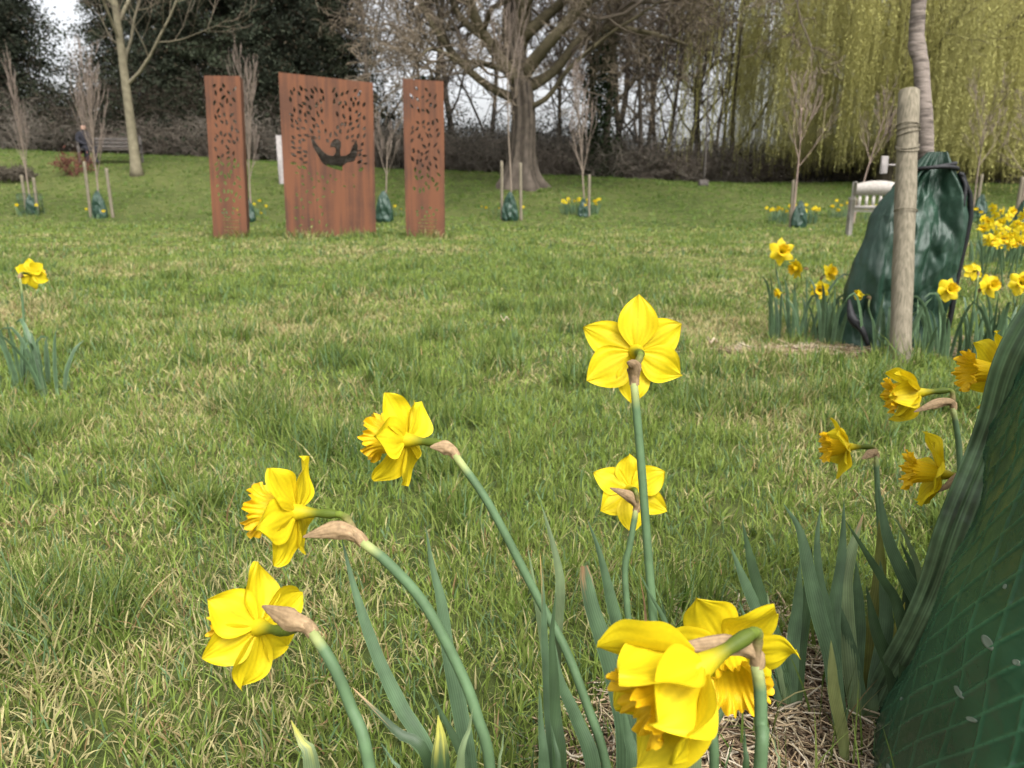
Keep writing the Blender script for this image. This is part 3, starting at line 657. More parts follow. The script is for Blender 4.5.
S['j'] = far_set(1018, 232, 2.2, 'young crooked tree at the right edge above the daffodil drift', 20, ('green bag at the right edge behind the daffodil drift', 4, .85), [(-3, 1.0, 'stake at the right edge behind the daffodil drift')], start=.4, kids=(9, 6, 4), spread=.9)
# small pieces on the bank
b = G(703, 186); g = Geo(); g.box(b+[0, 0, .10], (.34, .22, .22), bev=.03); g.tubes(cat([b+[.0, 0, .1], b+[.03, 0, .9], b+[-.02, 0, 3.2]], 10), np.linspace(.04, .02, 10), 8)
o = g.build('tree_stump', M['darkwood'], None, b, attr=False); setp(o, 'dark stump with a thin dead stem on the bank left of the willow', 'stump')
b = G(283, 184); g = Geo(); hp = 46/FPX*depth(b); g.box(b+[0, 0, hp/2-.03], (.2, .16, hp+.06), bev=.012); o = g.build('white_post', M['white'], None, b, attr=False); setp(o, 'pale post showing behind the left edge of the middle steel panel', 'post')
b = gd(12, 23.5)
shrub(b, 1.3, .42, 61, 'brushwood_heap', 'low grey-brown heap of cut brushwood on the bank at far left', None, (.10, .085, .065), None, 60, cat_='brushwood')
b = gd(76, 24.5)
shrub(b, .55, .7, 62, 'dogwood_shrub', 'small reddish shrub on the bank left of the seated person', None, (.14, .06, .045), (.13, .05, .035), 12, 60)

# ------------------------------------------------------------------ steel panels
def leaf_poly(cx, cz, L, Wd, ang):
    t = np.linspace(0, 1, 7); up = [(L*(q-.5), Wd/2*math.sin(math.pi*q**.9)) for q in t]; dn = [(L*(q-.5), -Wd/2*math.sin(math.pi*q**.9)) for q in t[::-1][1:-1]]
    c, s = math.cos(ang), math.sin(ang); return [(cx+x*c-y*s, cz+x*s+y*c) for x, y in up+dn]
def sheet_with_holes(outer, holes, thick):
    cu = bpy.data.curves.new('cut', 'CURVE'); cu.dimensions = '2D'; cu.fill_mode = 'BOTH'; cu.extrude = thick/2
    for poly in [outer]+holes:
        s = cu.splines.new('POLY'); s.points.add(len(poly)-1); s.use_cyclic_u = True
        for p, q in zip(s.points, poly): p.co = (q[0], q[1], 0, 1)
    ob = bpy.data.objects.new('cut', cu); COL.objects.link(ob); dg = bpy.context.evaluated_depsgraph_get()
    me = bpy.data.meshes.new_from_object(ob.evaluated_get(dg)); bpy.data.objects.remove(ob); bpy.data.curves.remove(cu)
    return me
def panel(bl, br, ztl, ztr, label, rnd, D=.34, lean=0):
    """bl, br: ground points of the front face; ztl/ztr top heights"""
    bl = np.array(bl); br = np.array(br); W_ = float(np.linalg.norm((br-bl)[:2])); ang = math.atan2(br[1]-bl[1], br[0]-bl[0]); base = (bl+br)/2; z0 = min(bl[2], br[2])-.05; base[2] = z0
    hl, hr = ztl-z0, ztr-z0
    outer = [(-W_/2, 0), (W_/2, 0), (W_/2, hr), (-W_/2, hl)]; holes = rnd(W_, hl)
    me = sheet_with_holes(outer, holes, .012); root = thing('steel_panel', base, label, 'sculpture panel'); from mathutils import Matrix
    me.transform(Matrix.Rotation(math.pi/2, 4, 'X')); root.rotation_euler = (0, lean, ang)
    me.materials.clear(); me.materials.append(M['corten']); me.name = 'front_plate'
    o = bpy.data.objects.new('front_plate', me); COL.objects.link(o); o.parent = root
    for sx, h in ((-1, hl), (1, hr)):
        V = []; F = []
        x0 = sx*(W_/2-.006); x1 = sx*(W_/2-.006-.0)
        n = 8
        for i in range(n):      # slightly rolled side
            t = i/(n-1); yy = .008+D*t; xx = sx*(W_/2-.007+.006*math.sin(t*math.pi)) 
            V += [(xx, yy, 0), (xx, yy, h-.004), (xx-sx*.006, yy, h-.004), (xx-sx*.006, yy, 0)]
        for i in range(n-1):
            for k_ in range(4): a, b_ = i*4+k_, i*4+(k_+1) % 4; F.append([a, b_, b_+4, a+4])
        sf = bpy.data.meshes.new('side_plate'); sf.from_pydata(V, [], F); sf.materials.append(M['corten']); so_ = bpy.data.objects.new('side_plate', sf); COL.objects.link(so_); so_.parent = root
    return root
def free(hs, u, v, W_, h, d):
    x, z = (u-.5)*W_, h*(1-v)
    return all(min(math.hypot(x-a, z-b) for a, b in q) > d for q in hs)
def put(hs, q, d=.013):
    if all(math.hypot(q[0][0]-p[0][0], q[0][1]-p[0][1]) > .75 or min(math.hypot(a-c, b-e) for a, b in q for c, e in p) > d for p in hs): hs.append(q)
def scatter(reg, n, mind, rs, bad=None):
    out = []; tries = 0
    while len(out) < n and tries < 9000:
        tries += 1; u, v = rs.uniform(reg[0], reg[1]), rs.uniform(reg[2], reg[3])
        if all(math.hypot((u-a)*reg[4], (v-b)*reg[5]) > mind for a, b in out) and not (bad and bad(u, v)): out.append((u, v))
    return out
BIRD = [(443, 312), (458, 332), (472, 350), (490, 368), (505, 376), (520, 378), (529, 366), (528, 352), (520, 350), (510, 352), (513, 338), (524, 326), (538, 324), (547, 332), (549, 345), (544, 362), (546, 377), (562, 376), (577, 368), (588, 345), (601, 322), (607, 345), (604, 372), (592, 392), (566, 398), (552, 408), (549, 424), (520, 418), (498, 411), (480, 400), (468, 380), (450, 348)]
def mid_holes(W_, h):
    rs = random.Random(3); X = lambda zx: ((zx-335)/355-.5)*W_; Zf = lambda zy: h*(1-(zy-92)/(692-92))
    hs = [[(X(535+(x-525)*1.12), Zf(375+(y-375)*1.15)) for x, y in BIRD]]; cx, cy = 535, 375
    def bad(u, v):
        x, y = 335+u*355, 92+v*600
        if 425 < x < 628 and 300 < y < 440 and not (y < 318+abs(x-530)*.05): return not (y < 325 and 465 < x < 575)
        if y < 100+ (abs(x-520) < 20)*70: return True
        if math.hypot((x-520)/28, (y-225)/55) < 1: return True
        return False
    for u, v in scatter((.11, .90, .085, .555, W_, h), 420, .034, rs, bad):
        x, y = 335+u*355, 92+v*600; a = math.atan2(-(y-440), x-cx)+rs.uniform(-.6, .6); put(hs, leaf_poly(X(x), Zf(y), rs.uniform(.075, .12), rs.uniform(.036, .050), a))
    for u, v in scatter((.10, .55, .60, .92, W_, h), 26, .10, rs, lambda u, v: (u-.1)+(v-.6)*.2 < 0 or (v > .75 and u > .45) or (u < .2 and v < .7)):
        if free(hs, u, v, W_, h, .05): hs.append(leaf_poly((u-.5)*W_, h*(1-v), .07, .03, rs.uniform(0, 3)))
    for u, v in scatter((.14, .80, .575, .66, W_, h), 14, .10, rs):
        if free(hs, u, v, W_, h, .05): hs.append(leaf_poly((u-.5)*W_, h*(1-v), .06, .024, rs.uniform(.2, 2.9)))
    return hs
def lettering(hs, W_, h, v0, v1, rows, rs, u0=.3, u1=.78):
    for r in range(rows):
        v = v0+(v1-v0)*r/max(1, rows-1); u = u0+rs.uniform(0, .05)
        while u < u1:
            l = rs.uniform(.03, .075); hs.append([((u-.5)*W_, h*(1-v)), ((u+l-.5)*W_, h*(1-v)), ((u+l-.5)*W_, h*(1-v)+.014), ((u-.5)*W_, h*(1-v)+.014)]); u += l+.03
def side_holes(seed, lo, hi, n, regs):
    def f(W_, h):
        rs = random.Random(seed); hs = []
        for u, v in scatter((.2, .86, lo, hi, W_, h), n*3, .04, rs, regs): put(hs, leaf_poly((u-.5)*W_, h*(1-v), rs.uniform(.07, .115), rs.uniform(.032, .046), math.pi/2+rs.uniform(-.9, .9)))
        for u, v in scatter((.27, .85, .785, .845, W_, h), 9, .055, rs): hs.append(leaf_poly((u-.5)*W_, h*(1-v), .06, .034, rs.uniform(0, 3)))
        lettering(hs, W_, h, .865, .93, 4, rs); return hs
    return f
def ztop(p, py):       # height at which image row py crosses the vertical through p
    z = p[2]
    for _ in range(40):
        q = np.array([p[0], p[1], z]); r = q-C0; y = CY-FPX*np.dot(r, Uv)/np.dot(r, Fv); z += (y-py)/FPX*np.dot(r, Fv)
    return z
def at_y(px, y): return gd(px, y)
A1, A2 = at_y(213.5, 12.25), at_y(247.5, 12.35); panel(A1, A2, ztop(A1, 76), ztop(A2, 75), 'narrow rusty steel panel with leaf cut-outs, left of the bird panel', side_holes(5, .05, .74, 60, lambda u, v: (v < .25 and u < .25) or (.40 < v < .5 and u > .8)), lean=.036)
A1, A2 = at_y(286.5, 12.5), at_y(376, 12.75); panel(A1, A2, ztop(A1, 73), ztop(A2, 81.5), 'wide rusty steel panel with a cut-out bird with spread wings', mid_holes, lean=.022)
A1, A2 = at_y(406, 12.4), at_y(445, 12.45); panel(A1, A2, ztop(A1, 79), ztop(A2, 81), 'narrow rusty steel panel with leaf cut-outs, right of the bird panel', side_holes(9, .05, .68, 52, lambda u, v: (.19 < v < .235)), lean=.012)

# ------------------------------------------------------------------ benches and person
def rotz(v, a): c, s = math.cos(a), math.sin(a); v = np.asarray(v, float); return np.stack([v[..., 0]*c-v[..., 1]*s, v[..., 0]*s+v[..., 1]*c, v[..., 2]], -1)
def bench(base, ang, label, mat, legmat, L=1.5, wave=False):
    root = thing('bench', (0, 0, 0), label, 'bench')      # front faces local -Y
    def part(nm, boxes, m):
        g = Geo()
        for c, s in boxes: g.box(c, s, bev=min(s)*.18)
        return g.build(nm, m, root, attr=False, smooth=False)
    part('seat', [((0, -.22+i*.105, .44), (L-.1, .09, .028)) for i in range(5)], mat)
    if wave:
        g = Geo(); n = 60; xs = np.linspace(-L/2+.07, L/2-.07, n); top = .86+.075*np.abs(np.sin(xs/L*math.pi*2+.0))**.8
        V = []
        for x, t_ in zip(xs, top): V += [(x, .22, .70), (x, .22+.02, t_), (x, .255+.02, t_), (x, .255, .70)]
        F = [[i*4+k_, i*4+(k_+1) % 4, i*4+4+(k_+1) % 4, i*4+4+k_] for i in range(n-1) for k_ in range(4)]; g.add(V, F); 
        for i in range(13): g.box((-L/2+.14+i*(L-.28)/12, .235, .60), (.045, .018, .24))
        g.box((0, .235, .50), (L-.1, .03, .06)); g.build('backrest', mat, root, attr=False, smooth=False)
    else: part('backrest', [((0, .26+.02*i, .58+.12*i), (L, .025, .085)) for i in range(3)], mat)
    for sx in (-1, 1):
        part('leg', [((sx*(L/2-.04), -.24, .31), (.07, .07, .62))], legmat); part('leg', [((sx*(L/2-.04), .25, .46), (.07, .07, .92))], legmat)
        part('armrest', [((sx*(L/2-.04), -.01, .645), (.085, .6, .04))], mat); part('side_rail', [((sx*(L/2-.04), 0, .38), (.04, .44, .08))], legmat)
    root.location = tuple(base); root.rotation_euler = (0, 0, ang); return root
wb = gd(878, 12.9); bench(wb+np.array([.29, 0, 0]), math.radians(160), 'pale silvery wooden bench with scalloped back behind the large green bag', M['greywood'], M['greywood'], 1.55, True)
db = gd(112, 26.2); bench(db, math.radians(8), 'dark wooden bench on the bank with a person in black', M['darkwood'], M['darkwood'], 1.9)
# pale top slat catching the sky is the metal plate on the bench back
def person(loc, ang):
    root = thing('person', loc, 'person in black coat sitting on the dark bench', 'person')
    J = {'pel': (0, .02, .52), 'sp': (0, .06, .72), 'ch': (0, .06, .93), 'nk': (0, .02, 1.07), 'hd0': (0, -.01, 1.15), 'hd1': (0, -.02, 1.27)}
    E = [('pel', 'sp'), ('sp', 'ch'), ('ch', 'nk'), ('nk', 'hd0'), ('hd0', 'hd1')]; R = {'pel': .19, 'sp': .19, 'ch': .21, 'nk': .06, 'hd0': .075, 'hd1': .08}
    for s, t in ((-1, 'l'), (1, 'r')):
        J.update({t+'sh': (s*.17, .05, .98), t+'el': (s*.25, -.02, .74), t+'wr': (s*.12, -.24, .64), t+'hn': (s*.05, -.30, .63), t+'hp': (s*.09, -.02, .52), t+'kn': (s*.13, -.42, .52), t+'an': (s*.13, -.40, .10), t+'to': (s*.14, -.56, .05)})
        R.update({t+'sh': .10, t+'el': .075, t+'wr': .04, t+'hn': .035, t+'hp': .10, t+'kn': .075, t+'an': .05, t+'to': .04})
        E += [('ch', t+'sh'), (t+'sh', t+'el'), (t+'el', t+'wr'), (t+'wr', t+'hn'), ('pel', t+'hp'), (t+'hp', t+'kn'), (t+'kn', t+'an'), (t+'an', t+'to')]
    ks = list(J); me = bpy.data.meshes.new('body'); me.from_pydata([J[k_] for k_ in ks], [(ks.index(a_), ks.index(b_)) for a_, b_ in E], [])
    ob = bpy.data.objects.new('body', me); COL.objects.link(ob); md = ob.modifiers.new('skin', 'SKIN')
    for k_, v in zip(ks, me.skin_vertices[0].data): v.radius = (R[k_], R[k_]*.85)
    me.skin_vertices[0].data[0].use_root = True; sb = ob.modifiers.new('sub', 'SUBSURF'); sb.levels = sb.render_levels = 2
    dg = bpy.context.evaluated_depsgraph_get(); m2 = bpy.data.meshes.new_from_object(ob.evaluated_get(dg)); m2.name = 'body'; ob.modifiers.clear(); ob.data = m2
    m2.materials.clear(); m2.materials.append(M['cloth']); m2.materials.append(M['skin'])
    for p in m2.polygons:
        p.use_smooth = True; c = p.center
        if c.z > 1.13 and c.y < 0: p.material_index = 1
    ob.parent = root
    # hair: cap over the back and top of the head
    u = np.linspace(0, 2*math.pi, 20, endpoint=False); v = np.linspace(0, 1, 9); V = []
    for a_ in u:
        for q in v:
            th = q*(1.45+.75*math.sin(a_)); V.append((.118*math.sin(th)*math.cos(a_), -.002+.13*math.sin(th)*math.sin(a_), 1.225+.15*math.cos(th)))
    mk('hood', np.array(V), grid(20, 9, True), M['cloth'], root)
    g = Geo(); g.tubes(cat([(0, .03, 1.02), (0, .03, 1.07), (0, .02, 1.12)], 6), np.array([.11, .11, .1, .09, .085, .08]), 14); g.build('collar', M['cloth'], root, attr=False)
    root.location = tuple(loc); root.rotation_euler = (0, 0, ang)
person(gd(88, 26.1)+np.array([0, 0, -.02]), math.radians(50))

# ------------------------------------------------------------------ near young tree, stake and its bag
tb = gd(921, 3.10)
def near_tree():
    root = thing('birch_tree', tb, 'pinkish-grey ringed birch trunk rising out of the large green bag', 'young tree'); g = Geo(); g2 = Geo()
    Zt = depth(tb+np.array([0, 0, .8])); top = P(919, 0, Zt*1.0); mid = P(926, 160, Zt); bot = tb
    pts = cat([bot, mid, P(921.5, 70, Zt), top, top+np.array([.02, .03, 1.2]), top+np.array([-.03, .06, 2.6])], 130); n = len(pts)
    rad = np.interp(np.linspace(0, 1, n), [0, .3, .6, 1], [.030, .028, .024, .012]); cols = []
    for i in range(n):
        ring = max(0, math.sin(i*1.02+.6*math.sin(i*.37)))**12; knot = 1 if i % 17 in (5, 6) else 0
        rad[i] *= 1+.02*math.sin(i*2.1)+.04*random.random()+.13*knot; cols.append(np.array([.235, .18, .15])*(1-.6*ring)*(1-.55*knot)*(.8+.35*random.random()))
    g.tubes(pts, rad, 18, np.array(cols))
    for k_, (i, dx, dy, L) in enumerate([(72, -1, .2, .3), (86, -.8, -.3, .5), (91, .6, -.5, .6), (96, -.5, .6, .8), (104, .8, .2, .6), (112, -.7, 0, .5), (118, .5, .4, .5)]):
        bw = branchwork(pts[i], (dx, dy, .9), L, .009, 2, 500+k_, .6, .3, (5, 3), .5, .2, 0, .2, .35, .6)
        for lv, (p, q) in enumerate(bw): g2.tubes(p, np.maximum(q, .0015), 5, np.array([.14, .1, .085]))
    g.build('trunk', M['birch'], root); g2.build('crown', M['twig'], root)
near_tree()
sb_ = G(901, 366); Zs = depth(sb_)
stake = post(sb_, P(909, 92, Zs+.06), .037, 'timber_stake', 'stout round weathered timber stake with wire round its top, before the large green bag')
g = Geo()
ax0, ax1 = sb_, P(909, 92, Zs+.06)
for q in (.845, .86, .874, .80, .79, .56):
    c = ax0+(ax1-ax0)*q; a_ = np.linspace(0, 2*math.pi, 33); rr_ = .039; 
    g.tubes(np.stack([c[0]+rr_*np.cos(a_), c[1]+rr_*np.sin(a_), c[2]+.012*np.sin(a_+q*40)*(1 if q < .9 else 0)], 1), np.full(33, .0022), 6, (1, 1, 1), cap=False)
o = g.build('tie_wire', M['post'], stake, attr=False)
# big bag
bb = gd(905, 3.05); Zb = depth(bb+np.array([0, 0, .4])); rows = []
for (py, xl_, xr_) in [(357, 849, 948), (345, 843, 954), (322, 843, 957), (290, 846, 960), (262, 851, 962), (240, 860, 962), (215, 868, 961), (195, 880, 957), (178, 893, 948), (165, 905, 940), (152, 915, 934)]:
    z = ztop(bb, py)-bb[2]; q = C0+Fv*Zb; xm_ = (xl_+xr_)/2; xl_ = xm_+(xl_-xm_)*.95; xr_ = xm_+(xr_-xm_)*.95; rows.append((max(0, z), (xl_-CX)/FPX*Zb-bb[0], (xr_-CX)/FPX*Zb-bb[0]))
rows.sort()
bag, (zs, xl, xr) = frame_bag(bb, 1.0, 'large crumpled dark green watering bag around the birch, behind the timber stake', seed=8, outline=rows, detail=2.2, depthk=.46)
g = Geo(); m_ = zs < zs[-1]*.9; zz = zs[m_]; xx = xr[m_]
g.tubes(np.stack([bb[0]+xx+.004+.003*np.sin(zz*14), bb[1]-.03+.01*np.sin(zz*6), bb[2]+zz], 1), .009+.002*np.sin(zz*9)**2, 8, (1, 1, 1)); g.build('edge_binding', M['blackstrap'], bag, attr=False)
g = Geo(); jn = int(len(zs)*.90)
for q in (0, .016):
    zq = zs[-1]*.93-q; a_ = np.linspace(0, 2*math.pi, 33); hw_ = np.interp(zq, zs, (xr-xl)/2)+.006; cq = np.interp(zq, zs, (xr+xl)/2)
    g.tubes(np.stack([bb[0]+cq+hw_*np.cos(a_), bb[1]+hw_*.75*np.sin(a_), bb[2]+zq+.012*np.cos(a_+q*90)], 1), np.full(33, .0085), 6, (1, 1, 1), cap=False)
c = bb+np.array([np.interp(zs[-1]*.9, zs, xr), -.03, zs[-1]*.9]); g.tubes(cat([c, c+[.02, -.02, -.05], c+[.015, -.03, -.13]], 10), np.full(10, .008), 6)
g.build('strap', M['blackstrap'], bag, attr=False)
# opening at lower left of the bag: folded black lining
g = Geo(); q0 = P(848, 318, depth(bb)-.13); q1 = P(868, 342, depth(bb)-.16)
pts = cat([P(849, 300, Zb-.12), P(852, 318, Zb-.15), P(862, 330, Zb-.17), P(868, 345, Zb-.16)], 14); g.tubes(pts, np.interp(np.arange(14), [0, 5, 13], [.006, .018, .008]), 8); g.build('fold', M['blackstrap'], bag, attr=False)
g = Geo(); lp = P(884, 165, 3.0); g.box(lp, (.03, .012, .07), bev=.003); g.box(lp+np.array([.03, 0, -.0]), (.05, .006, .008)); o = g.build('plant_label', M['white'], None, lp, attr=False); setp(o, 'small white plastic label tied left of the timber stake', 'label')

# ------------------------------------------------------------------ foreground ribbed bag
def near_bag():
    c = np.array([.67, .53]); nz, na = 520, 1000; zt = .98
    zs = np.linspace(-.01, zt, nz); a = np.linspace(math.radians(60), math.radians(420), na)
    A_, Z_ = np.meshgrid(a, zs, indexing='ij')
    th = np.linspace(0, 2*math.pi, 240); zk = np.linspace(0, .54, 12); Rk = []
    for z_ in zk:           # profile: the bag leans in from a wide foot to a narrow neck
        lo, hi = .02, .60
        for _ in range(30):
            m_ = (lo+hi)/2; rel = np.stack([c[0]+m_*np.cos(th), c[1]+m_*np.sin(th), z_+0*th], 1)-C0; zc = rel@Fv; ok = zc > .1
            d_ = np.where(ok, CX+FPX*rel[:, 0]/np.where(ok, zc, 1)-(1040-(CY-FPX*(rel@Uv)/np.where(ok, zc, 1)-335)*.425), 1e6)
            if d_.min() < 0: hi = m_
            else: lo = m_
        Rk.append(m_)
    pf = np.polyfit(zk, Rk, 2); R0 = np.where(Z_ < .54, np.interp(Z_, zk, np.polyval(pf, zk)), np.maximum(.05, np.polyval(pf, .54)-.62*(Z_-.54)))
    bump = .004*np.sin(A_*4+Z_*6)+.012*(vn(A_*2, Z_*5, .7, 4)-.5)+.012*(vn(A_*6, Z_*16, 1, 5)-.5)
    arc = A_*.30
    def ridge(s, w_): d = np.abs((s % 1)-.5)*2; return np.exp(-((1-d)/w_)**2)
    wz = .006*vn(A_*5, Z_*14, 1, 9)
    r1 = ridge((Z_-1.35*arc+wz+.10*np.sin(A_*2.0)*.15)/.034, .10); r2 = ridge((arc+.10*Z_+wz*.5)/.036, .075)
    R_ = R0+bump+.0018*np.maximum(r1, r2*.8)
    V = np.stack([c[0]+R_*np.cos(A_), c[1]+R_*np.sin(A_), Z_], 2)
    root = thing('ribbed_bag', (c[0], c[1], 0), 'shiny dark green ribbed plastic bag filling the lower right corner', 'watering bag')
    Cb = np.array([.017, .052, .027])*((.75+.5*vn(A_*3, Z_*9, 1, 31))*(1+1.1*np.maximum(r1, r2*.6)))[..., None]  # welded ridges painted lighter, imitating the light they reflect
    mk('bag_body', V.reshape(-1, 3), grid(na, nz), M['film'], root, Cb.reshape(-1, 3))
    Vf = V.reshape(-1, 3); rl = Vf-C0; zc = rl@Fv; qx = CX+FPX*rl[:, 0]/zc; qy = CY-FPX*(rl@Uv)/zc; front = (np.linalg.norm(rl, axis=1) < np.linalg.norm(c-C0[:2])+.05)
    for (ax_, ay_, w_, h_, an) in [(988, 643, .0095, .0045, -.1), (1016, 662, .004, .0026, .4), (960, 692, .008, .0025, -.1), (971, 720, .006, .0022, .5), (898, 699, .0018, .0022, 0), (1006, 586, .0015, .0025, 0), (880, 765, .003, .0022, 0)]:
        p0 = Vf[np.argmin(np.where(front, (qx-ax_)**2+(qy-ay_)**2, 1e9))]; nrm = np.array([p0[0]-c[0], p0[1]-c[1], .1]); nrm /= np.linalg.norm(nrm); tx = np.cross([0, 0, 1.], nrm); tx /= np.linalg.norm(tx); ty = np.cross(nrm, tx)
        t1 = tx*math.cos(an)+ty*math.sin(an); t2 = -tx*math.sin(an)+ty*math.cos(an); g = Geo(); rr = [(0, .0012), (.6, .0009), (.85, .0012), (1, -.0015)]
        Vv = [p0+nrm*.0012]+[p0+nrm*hh+t1*w_*q*math.cos(u)+t2*h_*q*math.sin(u) for q, hh in rr[1:] for u in np.linspace(0, 2*math.pi, 16, endpoint=False)]
        g.add(Vv, [[0, 1+i, 1+(i+1) % 16] for i in range(16)], (.13, .16, .12)); g.F4.append(np.array([[1+k_*16+i, 1+(k_+1)*16+i, 1+(k_+1)*16+(i+1) % 16, 1+k_*16+(i+1) % 16] for k_ in range(2) for i in range(16)])); g.build('vent_patch', M['straw'], root)
    # folded edge along the left silhouette
    rel = V-C0; px = CX+FPX*rel[..., 0]/(rel@Fv); py = CY-FPX*(rel@Uv)/(rel@Fv); idx = np.argmin(px+.425*py, axis=0); zi = np.arange(0, nz, 3)
    from_ = np.array([V[idx[j], j] for j in zi]); k = 41; ker = np.ones(k)/k
    for d_ in range(3): from_[:, d_] = np.convolve(np.pad(from_[:, d_], k//2, mode='edge'), ker, mode='valid')
    n = len(from_); U = 40; W = np.zeros((U, n, 3)); tdir = np.gradient(from_, axis=0); tdir /= np.linalg.norm(tdir, axis=1, keepdims=True)
    view = from_-C0; view /= np.linalg.norm(view, axis=1, keepdims=True); outd = np.cross(tdir, view); outd /= np.linalg.norm(outd, axis=1, keepdims=True)
    outd *= np.sign(-outd[:, :1]); 
    for u in range(U):
        t = u/(U-1); wv = .0007*np.sin(t*22+from_[:, 2]*14)+.0005*np.sin(t*41+from_[:, 2]*33)
        W[u] = from_+outd*((t-.55)*.046+.002*np.sin(from_[:, 2:3]*30)*t)-view*(.010*(1-t)+wv[:, None]+.004)
    st_ = np.random.default_rng(2).random(U*1)[:, None]*np.ones((1, n)); st_ = .5+.9*st_**2.2+.5*(vn(from_[:, 2]*40, from_[:, 2]*0, 1, 3)[None]-.5)
    Cf = np.array([.12, .19, .10])*np.clip(st_, .2, 3)[..., None]
    mk('folded_edge', W.reshape(-1, 3), grid(U, n), M['filmedge'], root, Cf.reshape(-1, 3))
    return V, c, zs, a
NB = near_bag()

# ------------------------------------------------------------------ daffodils
YEL = np.array([.67, .525, .010]); YEL2 = np.array([.70, .46, .008]); ORA = np.array([.72, .44, .008]); GRN = np.array([.16, .22, .03])
BROWN = np.array([.34, .235, .13]); STEMC = np.array([.072, .122, .056])
def basis(ax, roll):
    ax = np.asarray(ax, float); ax /= np.linalg.norm(ax); ref = np.array([0, 0, 1.]) if abs(ax[2]) < .9 else np.array([0, 1., 0])
    e1 = np.cross(ref, ax); e1 /= np.linalg.norm(e1); e2 = np.cross(ax, e1); c, s = math.cos(roll), math.sin(roll)
    return np.stack([e1*c+e2*s, -e1*s+e2*c, ax], 0)
def petal_mesh(L, W_, tilt, curl, cup, rs, nu=20, nv=17, twist=0, col=YEL):
    t = np.linspace(0, 1, nu); w_ = np.where(t < .44, .27+.73*np.sin(math.pi/2*np.minimum(t/.44, 1)), np.clip(1-((np.maximum(t, .44)-.44)/.56)**1.9, 0, 1)**.92)
    w_[-1] = .015; th = tilt+curl*(t-.2); dl = L/(nu-1)
    rho = np.concatenate([[0], np.cumsum(np.cos(th[1:])*dl)])+.005; zt = np.concatenate([[0], np.cumsum(np.sin(th[1:])*dl)])
    s = np.linspace(-1, 1, nv); p1, p2, p3 = rs.random(3)*6.28; V = np.zeros((nu, nv, 3)); C = np.zeros((nu, nv, 3))
    for j, sj in enumerate(s):
        y = sj*W_/2*w_; k = cup*sj*sj*W_*.5*w_+.0016*np.sin(t*7+p1+sj*2)*t+.0030*abs(sj)*np.sin(t*9+p2*np.sign(sj))*t-.0013*math.exp(-(sj/.16)**2)+.0006*math.sin(sj*19+p3)*np.sin(t*5)+.00035*math.cos(sj*14)
        tw = twist*t; yy = y*np.cos(tw)-k*np.sin(tw); kk = y*np.sin(tw)+k*np.cos(tw)
        V[:, j, 0] = rho-kk*np.sin(th); V[:, j, 1] = yy; V[:, j, 2] = zt+kk*np.cos(th)
        v = (1-.13*abs(math.cos(sj*12.5)))*(1-.12*math.exp(-(sj/.12)**2)); edge = (1-t)[:, None]**3
        C[:, j] = (col*v)[None]*(1-.35*edge)+(YEL2*.8)[None]*.35*edge
    return V.reshape(-1, 3), grid(nu, nv), C.reshape(-1, 3)
def corona_mesh(Lc, r0, r1, rs, na=160, nt_=20, col=ORA, flare_=.007, frill=1.0):
    a = np.linspace(0, 2*math.pi, na, endpoint=False); t = np.linspace(0, 1, nt_); ph = rs.random(8)*6.28; V = np.zeros((na, nt_, 3)); C = np.zeros((na, nt_, 3))
    lob = np.sin(5*a+ph[0])*.25+np.sin(13*a+ph[1])*.35+np.sin(21*a+ph[2])*.35+.28*np.sin(34*a+ph[3])+.15*np.sin(55*a+ph[6])
    for j, q in enumerate(t):
        f = max(0, (q-.55)/.45)**1.6; r = r0+(r1-r0)*q**.8+flare_*f*f+lob*.0024*f*frill+.00025*np.sin(18*a)*(q**.5)
        V[:, j, 0] = r*np.cos(a); V[:, j, 1] = r*np.sin(a)
        V[:, j, 2] = Lc*(q*.96+.04*q)+f*frill*.0030*np.sin(9*a+ph[4])+f*.0018*frill*np.sin(25*a+ph[5])-f*f*.002
        C[:, j] = (YEL*(1-q)+col*q)[None]*(1-.12*np.abs(np.sin(9*a)))[:, None]
    return V.reshape(-1, 3), grid(na, nt_, True), C.reshape(-1, 3)
def lathe(zr, na=20):
    a = np.linspace(0, 2*math.pi, na, endpoint=False); V = np.array([[[r*math.cos(x), r*math.sin(x), z] for z, r in zr] for x in a]); return V.reshape(-1, 3), grid(na, len(zr), True)
